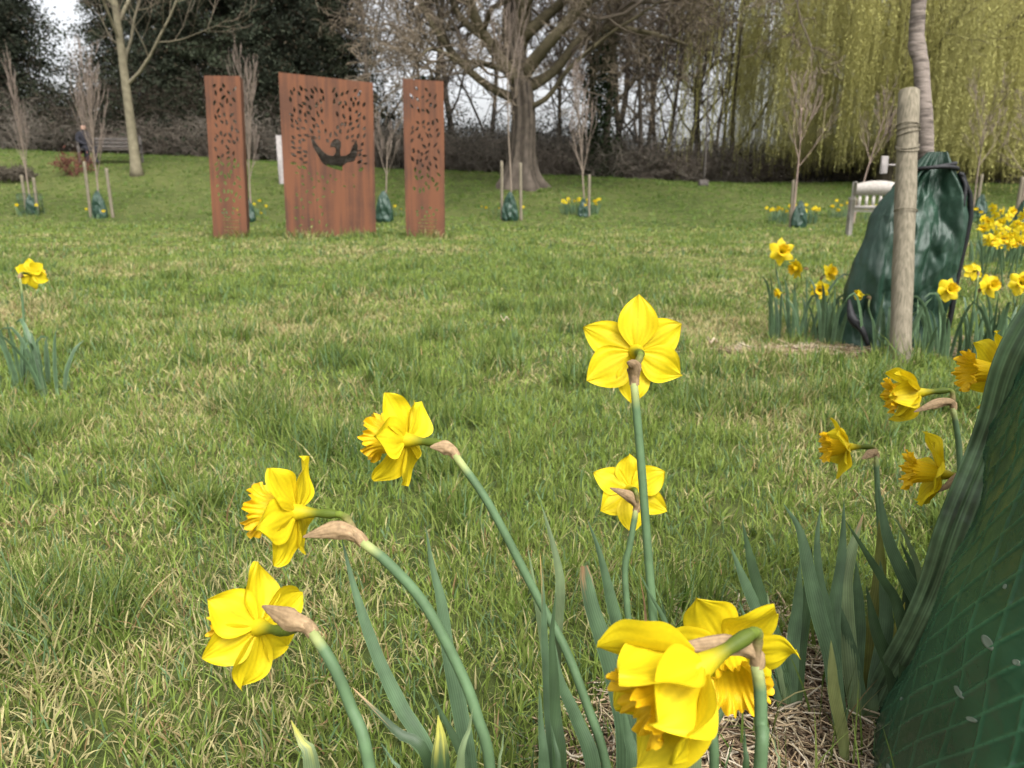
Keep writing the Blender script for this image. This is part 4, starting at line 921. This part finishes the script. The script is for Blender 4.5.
def ribbon(pts, width, n=30, face=None, tipk=.22, curl=.25, col=(.085, .165, .085), tipcol=None, tipfrac=.12, nv=15, blunt=False, rs=RNG, basecol=None, twist=0):
    p = cat(pts, n); T = np.gradient(p, axis=0); T /= np.linalg.norm(T, axis=1, keepdims=True)
    t = np.linspace(0, 1, n); w_ = np.interp(t, [0, .25, .6, 1-tipk*1.6, 1], [.75, 1, 1, .86, .5])
    tp = np.clip((1-t)/tipk, 0, 1); w_ = w_*(tp**.72*.97+.03 if not blunt else np.where(t > .985, .6, 1))
    view = p-C0 if face is None else np.tile(np.asarray(face, float), (n, 1)); S_ = np.cross(T, view); S_ /= np.linalg.norm(S_, axis=1, keepdims=True)+1e-9; Nn = np.cross(S_, T)
    ta = twist*t; S2 = S_*np.cos(ta)[:, None]+Nn*np.sin(ta)[:, None]; N2 = np.cross(S2, T)
    s = np.linspace(-1, 1, nv); V = np.zeros((n, nv, 3)); C = np.zeros((n, nv, 3)); col = np.array(col)*(.85+.3*rs.random()); hw = width/2
    for j, sj in enumerate(s):
        k = curl*sj*sj*hw+.035*hw*math.cos(sj*22); V[:, j] = p+S2*(sj*hw*w_)[:, None]+N2*(k*w_)[:, None]
        c = np.tile(col*(1-.16*math.cos(sj*22))*(1 if abs(sj) < .95 else 1.3), (n, 1))*(1+.14*np.sin(t*17+sj*3)*np.sin(t*7+1))[:, None]; 
        bt = np.clip(1-t/.2, 0, 1)[:, None]; c = c*(1-bt*.45)+np.array([.20, .25, .10])*bt*.45
        if tipcol is not None:
            q = sstep((t-(1-tipfrac)+.04*rs.normal())/(tipfrac*.9))[:, None]; c = c*(1-q)+np.array(tipcol)*q
        C[:, j] = c
    return V.reshape(-1, 3), grid(n, nv), C.reshape(-1, 3)
def daffodil(center, ax, stem, label, sc=1.0, roll=0., tilt=.1, curl=.0, spathe=None, seed=0, group=None, lod=0, corona_r=.0195, Lc=.034, stem_r=.0037, cup=-.25, base=None, pw=.035, pl=.045, spw=.0062, neckc=None):
    """center: perianth centre; ax: the way the trumpet points; stem: list of points from the stem top down to the ground"""
    rs = np.random.default_rng(seed+1000); stem = [np.array(p, float) for p in stem]; base = stem[-1]
    root = thing('daffodil', base, label, 'daffodil', group); B = basis(ax, roll); c = np.asarray(center, float)
    tr = lambda V: (V*sc)@B+c
    V, F = lathe([(.010, .0082), (.004, .0084), (-.004, .0062), (-.012, .0043), (-.019, .0034), (-.023, .0040), (-.030, .0043), (-.035, .0032)], 20)
    zz = V[:, 2]; k = np.clip((-zz-.000)/.02, 0, 1)[:, None]; colr = (YEL*.9)*(1-k)+GRN*.55*k; V = tr(V)
    head = mk('flower_head', V, F, M['petal'], root, colr)
    for i in range(6):
        inner = i % 2; L = pl*(1+.07*rs.normal())*(1 if not inner else .97); W_ = pw*(1+.06*rs.normal())*(1.0 if inner else 1.12)
        V, F, C = petal_mesh(L, W_, tilt+rs.normal(0, .08), curl+rs.normal(0, .2), cup+rs.normal(0, .08), rs, 20 if lod == 0 else 8, 17 if lod == 0 else 5, rs.normal(0, .18), YEL*(1-.04*inner))
        a = i*math.pi/3+rs.normal(0, .04); ca, sa = math.cos(a), math.sin(a); V = np.stack([V[:, 0]*ca-V[:, 1]*sa, V[:, 0]*sa+V[:, 1]*ca, V[:, 2]+(.0015 if inner else 0)], 1)
        mk('petal', tr(V), F, M['petal'], head, C)
    V, F, C = corona_mesh(Lc, .0085, corona_r*.8, rs, 160 if lod == 0 else 36, 20 if lod == 0 else 8); V[:, 2] += .003
    mk('corona', tr(V), F, M['petal'], head, C)
    # neck and stem
    e = c-B[2]*.034*sc; s0 = stem[0]; d1 = stem[1]-stem[0]; d1 /= np.linalg.norm(d1); Ld = np.linalg.norm(s0-e)
    bz = lambda t, a_, b_, c_, d_: a_*(1-t)**3+3*b_*t*(1-t)**2+3*c_*t*t*(1-t)+d_*t**3
    neck = np.array([bz(t, e, e-B[2]*Ld*.45, s0-d1*Ld*.45, s0) for t in np.linspace(0, 1, 12)])
    g = Geo(); nc = np.array(neckc if neckc is not None else BROWN*.85)
    nr = np.linspace(.0030*sc, stem_r*.9, 12); cc = np.array([GRN*.8*(1-q)+nc*q for q in np.clip(np.linspace(-.2, 1.3, 12), 0, 1)])
    g.tubes(neck, nr*(1+.08*np.sin(np.arange(12)*2.2)), 12, cc, cap=False); g.build('neck', M['papery'], root)
    sp_ = cat(stem, 40 if lod == 0 else 14); n = len(sp_); g = Geo(); q = np.linspace(0, 1, n)[:, None]
    colr = STEMC[None]*(1+.15*q)*(.92+.12*rs.random()); colr[:2] = colr[:2]*.5+np.array([.35, .36, .12])*.5
    A_ = np.vstack([sp_]); rad = stem_r*np.interp(q[:, 0], [0, .05, 1], [.92, 1, 1.18]); g.tubes(A_, rad, 14 if lod == 0 else 7, colr); g.build('stem', M['stem'], root)
    # papery spathe
    if spathe is not None:
        tip = np.array(spathe, float); st = neck[-1]; m1 = neck[7]; n = 22
        path = cat([st+d1*.002, neck[9], (neck[6]+tip)/2*.6+neck[7]*.4, tip], n); t = np.linspace(0, 1, n)
        rad = np.interp(t, [0, .12, .45, .75, 1], [stem_r*1.06, stem_r*1.12, spw*1.0, spw*.62, .0006]); na = 22
        T = np.gradient(path, axis=0); T /= np.linalg.norm(T, axis=1, keepdims=True); vw = path-C0; S_ = np.cross(T, vw); S_ /= np.linalg.norm(S_, axis=1, keepdims=True); Nn = np.cross(S_, T)
        V = np.zeros((na, n, 3)); C = np.zeros((na, n, 3))
        for i in range(na):
            a = i/na*2*math.pi; wr = 1+.12*np.sin(5*a+t*5)+.10*np.sin(9*a-t*9+1)+.05*rs.normal(0, 1, n)*t
            V[i] = path+S_*(rad*wr*math.cos(a))[:, None]+Nn*(rad*wr*.75*math.sin(a)*np.interp(t, [0, .3, 1], [1, .8, .35]))[:, None]
            C[i] = BROWN[None]*(.60+.55*abs(math.sin(5.5*a+.5)))*(1.1-.35*t[:, None]**2)
        mk('spathe', V.reshape(-1, 3), grid(na, n, True), M['papery'], root, C.reshape(-1, 3))
    return root
def toground(p, dx=0., dy=0.):
    p = np.array(p, float); x, y = p[0]+dx, p[1]+dy; return np.array([x, y, Hs(x, y)-.005])
def fg(cpx, Z, axc, stem, label, spathe=None, drift=(0, .0), **kw):
    """stem: (px,py[,Z]) list"""
    pts = [P(s[0], s[1], s[2] if len(s) > 2 else Z) for s in stem]; dl = pts[-1]-pts[-2]; k = min(3., (pts[-1][2])/max(.01, -dl[2])); ex = dl*k*.55; ex = ex*min(1, .09/(math.hypot(ex[0], ex[1])+1e-6)); pts.append(toground(pts[-1], drift[0]+ex[0], drift[1]+ex[1]))
    sp_ = None if spathe is None else P(spathe[0], spathe[1], spathe[2] if len(spathe) > 2 else Z-.012)
    return daffodil(P(cpx[0], cpx[1], Z), cdir(*axc), pts, label, spathe=sp_, **kw)
fgp = 'daffodils in the foreground clumps'
fg((636, 352), .70, (.05, .10, .99), [(634, 383, .662), (640, 450, .665), (647, 540, .67), (655, 640, .67), (661, 720, .665)], 'tallest daffodil seen from behind on a straight upright stem', (627, 362, .64), roll=math.radians(90), tilt=.02, curl=.10, seed=1, sc=1.03, cup=-.12, pw=.033)
fg((630, 490), .93, (-.02, -.12, .99), [(636, 510, .90), (630, 545, .90), (625, 575, .90), (631, 650, .90)], 'smaller daffodil seen from behind, lower down the tall straight stem', (610, 488, .885), roll=math.radians(28), tilt=-.05, seed=2, sc=1.0, cup=-.1)
fg((407, 440), .69, (-.90, .05, .42), [(455, 455, .665), (490, 506, .66), (539, 600, .66), (565, 648, .65), (587, 705, .64), (606, 765, .63)], 'daffodil facing left on a long arching stem, upper left of the tall one', (430, 447, .66), roll=.35, tilt=.25, seed=3, sc=1.0)
fg((297, 512), .62, (-.975, .02, .16), [(362, 542, .60), (388, 563, .60), (425, 605, .60), (462, 675, .595), (480, 725, .59), (490, 768, .59)], 'daffodil in profile with orange frilled trumpet pointing left', (303, 537, .60), roll=.15, tilt=.22, seed=4, sc=1.0, spw=.0074, stem_r=.0042)
fg((259, 627), .60, (-.78, -.10, .62), [(312, 632, .555), (333, 665, .55), (352, 710, .55), (370, 770, .54)], 'lowest left daffodil seen from behind with large pale brown sheath', (262, 606, .54), roll=.9, tilt=.30, seed=5, sc=1.02, spw=.0078, stem_r=.0043, cup=-.3)
fg((727, 650), .56, (-.05, -.42, -.90), [(732, 690, .615), (720, 712, .615), (713, 730, .60), (714, 768, .60)], 'open daffodil with pale upper petals hanging down behind the nodding one', None, roll=math.radians(60), tilt=.05, seed=6, sc=1.10, cup=-.12, corona_r=.018, pw=.038)
fg((700, 667), .45, (-.86, -.42, -.26), [(756, 664, .47), (760, 690, .472), (761, 730, .47), (760, 768, .465)], 'nearest large half-closed daffodil nodding towards the lower left', (668, 648, .455), roll=.5, tilt=1.08, curl=-.15, seed=7, sc=1.15, cup=-.34, pw=.046, pl=.052, stem_r=.0040, spw=.0060, corona_r=.0165, Lc=.041)
fg((918, 393), 1.0, (-.93, -.10, .20), [(953, 408, .99), (958, 438, .99), (960, 470, .99), (962, 560, .99)], 'daffodil with swept-forward petals between timber stake and ribbed bag', (914, 412, .975), roll=.3, tilt=.85, curl=.25, seed=8, sc=1.05, cup=-.35, spw=.0062)
fg((848, 447), 1.08, (-.96, -.02, .10), [(876, 456, 1.07), (878, 500, 1.07), (880, 560, 1.07), (872, 660, 1.05)], 'small left-facing daffodil standing above the right leaf clump', (862, 459, 1.05), roll=.8, tilt=.6, seed=9, sc=.95)
fg((940, 474), .88, (-.92, .10, .25), [(972, 466, .87), (985, 500, .87), (990, 560, .88), (985, 640, .88)], 'daffodil facing left with its neck touching the ribbed bag', (938, 492, .86), roll=.2, tilt=.5, seed=10, sc=1.02)
fg((998, 372), .84, (-.97, .05, .1), [(1030, 385, .85), (1040, 430, .86), (1040, 520, .87)], 'orange-yellow daffodil trumpet poking out behind the ribbed bag edge', None, roll=.5, tilt=.3, seed=11, sc=1.02, drift=(0, .1))

# foreground leaves ------------------------------------------------
LG = (.070, .118, .058); DG = (.036, .066, .026); PG = (.125, .17, .08); YT = (.36, .34, .06); BT = (.42, .26, .13)
def leafset(label, leaves, Zd, group=None, base_xy=None):
    pb = []
    first = leaves[0]; allb = []
    built = []
    for lf in leaves:
        path, wpx, kw = lf[0], lf[1], (lf[2] if len(lf) > 2 else {})
        kw = dict(kw); Z = kw.pop('Z', Zd); Zt = kw.pop('Zt', Z); n = len(path)
        pts = [P(x, y, Zt+(Z-Zt)*i/(n-1)) for i, (x, y) in enumerate(path)]       # tip -> base
        last = pts[-1]; b = last.copy(); gz = Hs(b[0], b[1])
        if b[2] > gz+.01:
            d = pts[-1]-pts[-2]; k = min(.9, (b[2]-gz)/max(.02, -d[2])); ex = d*k*.35; b = np.array([b[0]+ex[0], b[1]+ex[1], 0]); b[2] = Hs(b[0], b[1])-.004; pts.append(b)
        built.append((pts[::-1], wpx*Z/FPX, kw)); allb.append(pts[-1])
    base = np.mean(allb, 0); base[2] = Hs(base[0], base[1]); root = thing('leaf_clump', base, label, 'leaf clump', group)
    for pts, wd, kw in built:
        kw.setdefault('twist', random.uniform(-.25, .25)); V, F, C = ribbon(pts, wd*1.05, **kw); mk('leaf', V, F, M['leaf'], root, C)
    return root
leafset('long green strap leaves around the arching stems at bottom left of centre', [
    ([(341, 536), (355, 590), (375, 650), (400, 705), (432, 768)], 14, dict(col=LG, Z=.62)),
    ([(426, 527), (432, 565), (441, 600), (448, 650), (458, 700), (469, 768)], 15, dict(col=LG, Z=.64)),
    ([(352, 687), (373, 708), (397, 732), (430, 768)], 13, dict(col=DG, tipcol=BT, tipfrac=.08, Z=.58)),
    ([(291, 720), (300, 740), (313, 775)], 19, dict(col=PG, tipcol=YT, tipfrac=.14, tipk=.12, Z=.52)),
    ([(438, 715), (441, 740), (441, 775)], 22, dict(col=DG, tipcol=YT, tipfrac=.16, tipk=.12, Z=.56)),
    ([(473, 707), (468, 735), (460, 775)], 14, dict(col=PG, Z=.54)),
    ([(429, 691), (444, 718), (462, 755), (470, 790)], 11, dict(col=DG, Z=.62)),
    ([(504, 728), (502, 750), (499, 780)], 7, dict(col=PG, Z=.56)),
    ([(380, 742), (392, 760), (402, 785)], 8, dict(col=LG, Z=.6))], .6)
leafset('upright blue-green leaves with one orange tip, left of the tall stem', [
    ([(541, 503), (552, 540), (560, 577), (559, 607), (554, 667), (552, 712), (553, 768)], 13, dict(col=PG, Z=.66)),
    ([(540, 553), (543, 592), (545, 649), (548, 705), (552, 768)], 9, dict(col=LG, tipcol=(.6, .35, .12), tipfrac=.07)),
    ([(556, 592), (552, 635), (554, 675), (556, 720), (560, 768)], 13, dict(col=DG, Z=.60)),
    ([(527, 544), (533, 577), (540, 622), (548, 680), (553, 740)], 8, dict(col=PG, Z=.68)),
    ([(539, 688), (541, 727), (544, 780)], 20, dict(col=LG, Z=.55, tipk=.3)),
    ([(550, 722), (555, 745), (558, 780)], 17, dict(col=LG, Z=.54, tipk=.3)),
    ([(552, 630), (560, 680), (577, 720), (594, 775)], 15, dict(col=LG, Z=.62)),
    ([(584, 566), (591, 604), (603, 640), (618, 690), (628, 745)], 23, dict(col=LG, tipcol=(.28, .16, .08), tipfrac=.05, blunt=True, Z=.62)),
    ([(587, 519), (599, 551), (612, 604), (622, 649), (632, 720)], 15, dict(col=LG, Z=.66))], .62)
leafset('strap leaves crowded under the two nodding daffodils', [
    ([(638, 570), (651, 596), (664, 619), (674, 650), (684, 700), (690, 740)], 8, dict(col=LG, Z=.66)),
    ([(640, 577), (645, 610), (645, 650)], 5, dict(col=(.40, .24, .12), Z=.68)),
    ([(622, 700), (628, 735), (635, 780)], 21, dict(col=LG, Z=.58)),
    ([(694, 690), (694, 730), (695, 780)], 15, dict(col=PG, Z=.6)),
    ([(744, 727), (745, 750), (745, 780)], 18, dict(col=DG, Z=.54, tipk=.3)),
    ([(774, 732), (776, 755), (778, 780)], 5, dict(col=PG, Z=.56)),
    ([(662, 600), (668, 640), (676, 700), (682, 760)], 12, dict(col=DG, Z=.72)),
    ([(653, 585), (652, 640), (660, 700), (664, 760)], 9, dict(col=LG, Z=.72))], .6)
leafset('sparse leaves springing from the straw right of the pale-petalled daffodil', [
    ([(730, 545), (742, 575), (757, 610), (774, 648), (787, 690), (792, 724)], 13, dict(col=LG)),
    ([(742, 520), (751, 560), (762, 600), (778, 650), (790, 726)], 13, dict(col=DG)),
    ([(800, 560), (798, 600), (793, 645), (790, 722)], 12, dict(col=LG)),
    ([(812, 545), (808, 590), (800, 650), (795, 724)], 12, dict(col=DG)),
    ([(738, 600), (755, 640), (775, 690), (786, 724)], 7, dict(col=LG)),
    ([(767, 590), (772, 630), (784, 690), (789, 722)], 6, dict(col=PG))], .88)
leafset('dense leaf clump with a torn brown tip beside the ribbed bag', [
    ([(783, 503), (800, 531), (810, 577), (821, 622), (831, 657), (838, 709), (843, 745)], 15, dict(col=LG, Z=.84)),
    ([(821, 503), (817, 542), (820, 580), (828, 615), (838, 680), (845, 730)], 9, dict(col=LG)),
    ([(844, 500), (842, 552), (835, 605), (836, 670), (845, 735)], 11, dict(col=LG)),
    ([(864, 512), (852, 550), (845, 590), (850, 660), (856, 720)], 15, dict(col=PG, tipcol=BT, tipfrac=.08)),
    ([(877, 480), (887, 535), (901, 570), (919, 605), (925, 650)], 14, dict(col=LG, Z=.86)),
    ([(879, 519), (880, 570), (875, 620), (870, 674), (865, 723)], 15, dict(col=(.13, .14, .03), Z=.9)),
    ([(886, 514), (896, 520), (908, 542), (920, 577), (925, 640)], 7, dict(col=PG)),
    ([(845, 520), (858, 540), (870, 559), (885, 583), (897, 604), (905, 660)], 10, dict(col=DG, Z=.82)),
    ([(866, 585), (877, 633), (892, 671), (897, 710)], 13, dict(col=DG, Z=.84)),
    ([(905, 602), (898, 629), (893, 655), (886, 715)], 13, dict(col=LG, tipcol=YT, tipfrac=.5)),
    ([(905, 560), (906, 615), (897, 660), (890, 712)], 10, dict(col=DG)),
    ([(838, 600), (850, 650), (859, 695), (862, 722)], 13, dict(col=LG)),
    ([(880, 560), (886, 620), (876, 680), (870, 722)], 14, dict(col=LG)),
    ([(900, 540), (915, 580), (912, 640), (900, 700)], 10, dict(col=LG, Z=.92)),
    ([(806, 560), (822, 610), (832, 660), (846, 720)], 12, dict(col=DG, Z=.9)),
    ([(856, 560), (858, 620), (855, 680), (858, 722)], 14, dict(col=LG, Z=.9)),
    ([(938, 530), (930, 570), (915, 630), (905, 700)], 10, dict(col=LG, Z=.95)),
    ([(831, 640), (834, 690), (842, 730), (845, 762)], 11, dict(col=(.16, .18, .06), Z=.80))], .87)

# mid distance clumps ------------------------------------------------
def leaf_clump(px, py, n, hmax, wpx_m, label, seed, spread=.10, group=None, col=LG):
    b = G(px, py); rs = np.random.default_rng(seed); root = thing('leaf_clump', b, label, 'leaf clump', group)
    for i in range(n):
        a = rs.random()*2*math.pi; r = spread*math.sqrt(rs.random()); x, y = b[0]+r*math.cos(a)*1.2, b[1]+r*math.sin(a)*.8; z = Hs(x, y); h = hmax*(.6+.45*rs.random()); ln = rs.uniform(.05, .45)*h
        oa = a+rs.normal(0, .7); dx, dy = math.cos(oa)*ln, math.sin(oa)*ln
        pts = [(x, y, z-.005), (x+dx*.25, y+dy*.25, z+h*.45), (x+dx*.7, y+dy*.7, z+h*.85), (x+dx*1.15, y+dy*1.15, z+h)]
        if rs.random() < .2: pts.append((x+dx*1.7, y+dy*1.7, z+h*.9))
        fa = rs.random()*3.14; V, F, C = ribbon(pts, wpx_m*(.75+.5*rs.random()), n=12, nv=5, face=(math.cos(fa), math.sin(fa), 0) if rs.random() < .5 else None, col=col, rs=rs, tipk=.2, twist=rs.normal(0, .4))
        mk('leaf', V, F, M['leaf'], root, C)
    return root
def md(cx, cy, base, axc, label, sc=1.15, roll=0., tilt=.1, seed=0, back=False, **kw):
    b = G(*base); Z = depth(b)-.02; c = P(cx, cy, Z); ax = cdir(*axc); s0 = c-ax*.05*sc; s0 = s0+np.array([0, 0, -.018]); mid = (s0*.45+b*.55)+np.array([(s0-b)[0]*.12, 0, 0])
    return daffodil(c, ax, [s0, s0+np.array([0, 0, -.04]), mid, b-np.array([0, 0, .005])], label, sc=sc, roll=roll, tilt=tilt, seed=seed, lod=1, spathe=(c-ax*.03*sc+np.array([0, 0, -.012])), **kw)
md(31, 274, (28, 388), (.05, .05, .95), 'single daffodil standing alone near the left edge of the lawn', 1.12, .4, .1, 41)
leaf_clump(22, 390, 17, .24, .014, 'blue-green leaves under the single daffodil near the left edge', 51, .10)
leaf_clump(52, 396, 9, .25, .014, 'smaller leaf tuft right of the single daffodil at left edge', 52, .04)
md(781, 252, (790, 338), (-.05, .05, -.95), 'facing daffodil, topmost of the clump left of the large green bag', 1.18, .5, .05, 42)
md(798, 268, (806, 340), (-.85, -.2, -.2), 'profile daffodil just right of the topmost one in the left clump', 1.0, .2, .4, 43)
md(780, 293, (792, 342), (-.95, -.15, .1), 'small low daffodil at the left side of that clump', .62, .2, .7, 44)
md(829, 273, (834, 343), (.35, .15, -.8), 'upper flower of the pair right in the clump left of the bag', .85, .1, .2, 45)
md(820, 290, (826, 344), (-.3, -.1, -.8), 'lower flower of the pair right in the clump left of the bag', .85, .6, .25, 46)
leaf_clump(792, 342, 20, .30, .015, 'leaf clump below the daffodils left of the large green bag', 53, .11)
leaf_clump(826, 346, 18, .27, .015, 'leaf clump between those daffodils and the large green bag', 54, .10)
md(880, 280, (888, 352), (.15, .0, -.95), 'daffodil facing the viewer in front of the green bag, left of the stake', .98, .8, .1, 47)
md(862, 295, (884, 354), (-.97, -.05, .0), 'half-open small daffodil pointing left across the green bag', .66, .3, .95, 48)
leaf_clump(884, 358, 12, .26, .016, 'few broad leaves at the foot of the timber stake', 55, .07)
md(948, 290, (938, 358), (-.05, .05, -.98), 'daffodil facing the viewer right of the stake on the bag edge', .98, .2, .1, 49)
md(974, 271, (966, 350), (.1, .1, .9), 'small daffodil seen from behind right of the green bag', .78, .5, .2, 50)
md(989, 286, (985, 357), (.1, .0, -.95), 'open star-shaped daffodil between green bag and right edge', 1.0, .9, .05, 51)
md(1021, 283, (1016, 360), (-.3, .0, -.9), 'daffodil cut by the right edge above the ribbed bag', 1.0, .3, .15, 52)
leaf_clump(948, 360, 18, .24, .014, 'leaf clump at the right foot of the large green bag', 56, .12)
leaf_clump(995, 362, 26, .26, .014, 'leaf clump between green bag and ribbed bag', 57, .16)
leaf_clump(1030, 366, 16, .26, .014, 'leaf clump at the right edge behind the ribbed bag', 58, .12)

# far daffodils: one mesh per flower --------------------------------
def far_mesh(seed, face, sc=1.0, h=.34):
    rs = np.random.default_rng(seed); g = Geo(); B = basis(face, rs.random()*6); c = np.array([.0, 0, h])
    for i in range(6):
        V, F, C = petal_mesh(.045, .034, .1+rs.normal(0, .15), 0, -.2, rs, 7, 5); a = i*math.pi/3; ca, sa = math.cos(a), math.sin(a)
        V = np.stack([V[:, 0]*ca-V[:, 1]*sa, V[:, 0]*sa+V[:, 1]*ca, V[:, 2]], 1); g.add((V*sc)@B+c, F, C)
    V, F, C = corona_mesh(.032, .009, .016, rs, 24, 6); g.add((V*sc)@B+c, F, C)
    s0 = c-B[2]*.04; pts = cat([c-B[2]*.01, s0+[0, 0, -.005], [s0[0]*.6, s0[1]*.6, h*.7], [0, 0, -.01]], 10); g.tubes(pts, np.full(10, .0045), 6, STEMC)
    return g
FM = []
for i in range(8):
    a = i*.8-2.6; o = far_mesh(300+i, (math.sin(a), -math.cos(a), .05*(i % 3)-.05)).build('daffodil', M['petal'], None, (0, 0, 0)); FM.append(o.data); bpy.data.objects.remove(o)
def drift(spots, base_dy, label, group, sc, leaflabel, nl, hl=.25, seed=0, spread=.25, leafspots=1, wl=.016):
    rs = random.Random(seed); xs = []; bs = []
    for (px, py) in spots:
        bpx, bpy_ = px+rs.uniform(-2, 2), py+base_dy+rs.uniform(-3, 3); b = G(bpx, bpy_); s = sc*rs.uniform(.88, 1.12)
        hh = ztop(b, py)-b[2]; o = bpy.data.objects.new('daffodil', FM[rs.randrange(8)]); COL.objects.link(o); o.location = tuple(b); k = hh/.34; o.scale = (s, s, k); 
        o.scale = (s, s, min(max(k, .6*s), 1.6*s)); o.rotation_euler = (0, 0, rs.uniform(-.5, .5)); setp(o, label, 'daffodil', group); bs.append((bpx, bpy_))
    n = leafspots; bs.sort(); x0, x1 = bs[0][0], bs[-1][0]; ym = sum(q[1] for q in bs)/len(bs)
    for i in range(n):
        px = x0+(x1-x0)*(i+.5)/n; leaf_clump(px, ym, nl, hl, wl, leaflabel if n == 1 else leaflabel, 700+seed*10+i, spread, group='leaves '+group if n > 1 else None)
drift([(20, 205), (29, 203), (40, 205)], 10, 'tiny daffodil around the wire-guarded tree at far left', 'daffodils at the wire-guarded tree', 1.0, 'daffodil leaves inside and around the wire guard', 26, .22, 1, .35)
drift([(86, 209), (106, 211)], 8, 'tiny daffodil at the stakes below the seated person', 'daffodils at the broom-crowned tree', 1.0, 'sparse leaves at the stakes below the seated person', 12, .16, 2, .25)
drift([(256, 204), (262, 202), (268, 206), (260, 213)], 10, 'tiny daffodil in the gap between left and middle steel panels', 'daffodils between left and middle panel', 1.0, 'leaves in the gap between left and middle steel panels', 16, .2, 3, .2)
drift([(222, 207), (230, 209), (237, 211), (226, 212)], 8, 'tiny daffodil seen through the cut-outs of the left panel', 'daffodils behind the left panel', 1.0, 'leaves behind the left steel panel', 12, .2, 4, .2)
drift([(395, 206), (401, 209)], 9, 'tiny daffodil in the gap between middle and right steel panels', 'daffodils between middle and right panel', 1.0, 'leaves in the gap between middle and right panels', 8, .18, 5, .12)
drift([(417, 204), (422, 202), (426, 203), (431, 204), (436, 205)], 10, 'tiny daffodil seen through the cut-outs of the right panel', 'daffodils behind the right panel', 1.0, 'leaves behind the right steel panel', 12, .2, 6, .2)
drift([(483, 209), (488, 208), (499, 210), (523, 207)], 8, 'tiny daffodil at the staked slender tree before the old tree', 'daffodils at the slender tree', 1.0, 'sparse leaves at the staked slender tree', 10, .14, 7, .35)
drift([(564, 201), (569, 199), (574, 201), (579, 202), (585, 203), (590, 203), (594, 201), (600, 202), (580, 199), (588, 200), (566, 203), (571, 203), (583, 205), (597, 204)], 12, 'tiny daffodil in the ring around the left-leaning young tree', 'daffodils around the left-leaning tree', 1.4, 'leaf ring under the left-leaning young tree', 90, .30, 8, .45, wl=.03)
drift([(766, 208), (772, 209), (778, 208), (783, 209), (789, 206), (796, 208), (802, 207), (807, 205), (813, 208), (818, 209), (799, 211), (792, 211), (805, 211), (769, 210), (775, 211), (786, 211), (815, 210), (810, 209), (795, 206)], 14, 'tiny daffodil in the ring around the pinkish-barked tree', 'daffodils around the pinkish-barked tree', 1.35, 'leaf ring around the pinkish-barked tree', 120, .30, 9, .5, wl=.028)
drift([(831, 206), (836, 201), (840, 207), (844, 203), (848, 208), (835, 210)], 12, 'tiny daffodil at the left end of the pale bench', 'daffodils left of the pale bench', 1.35, 'leaves at the left end of the pale bench', 40, .26, 10, .25)
drift([(869, 207), (874, 206), (880, 207), (864, 208)], 14, 'tiny daffodil showing under the pale bench seat', 'daffodils behind the pale bench', 1.0, 'leaves behind the pale bench', 20, .22, 11, .3)
drift([(963, 211), (968, 210), (974, 209), (980, 212)], 12, 'tiny daffodil between the large green bag and the right-hand drift', 'daffodils right behind the green bag', 1.3, 'leaves right behind the large green bag', 24, .25, 12, .2)
rs_ = random.Random(5)
drift([(980, 228), (985, 222), (990, 215), (996, 222), (1003, 217), (1009, 224), (1015, 216), (1021, 222), (984, 238), (992, 234), (1000, 230), (1007, 236), (1014, 231), (1021, 236), (984, 246), (997, 243), (1006, 248), (1002, 254), (1016, 244), (1023, 250), (1030, 230), (1036, 240), (1030, 218), (990, 226), (1012, 240), (979, 219), (988, 208), (999, 211), (1008, 211), (1020, 209), (981, 242), (994, 248), (1010, 228), (1004, 240), (1018, 226), (1026, 214), (1026, 232)], 34, 'yellow daffodil in the crowded drift at the right edge', 'daffodils of the drift at the right edge', 1.4, 'leaves of the daffodil drift at the right edge', 26, .30, 13, .25, 3)

# fallen pale leaves on the lawn
for i, (px, py, s, lab) in enumerate([(505, 326, .022, 'pale dry leaf lying on the lawn left of the tallest daffodil'), (712, 349, .022, 'pale dry leaf lying on the lawn right of the tallest daffodil'), (590, 345, .014, 'small dead leaf on the lawn beside the tallest daffodil')]):
    b = G(px, py)+np.array([0, 0, .03]); u = np.linspace(-1, 1, 9); V = []
    for a_ in u:
        for c_ in np.linspace(-1, 1, 5): V.append((b[0]+a_*s, b[1]+c_*s*.6*math.sqrt(max(0, 1-a_*a_*.95)), b[2]+.35*s*a_*a_+.3*s*c_*c_+.01*math.sin(a_*5)))
    o = mk('dry_leaf', np.array(V), grid(9, 5), M['papery'], None, (.55, .45, .33), loc=b); setp(o, lab, 'dead leaf')
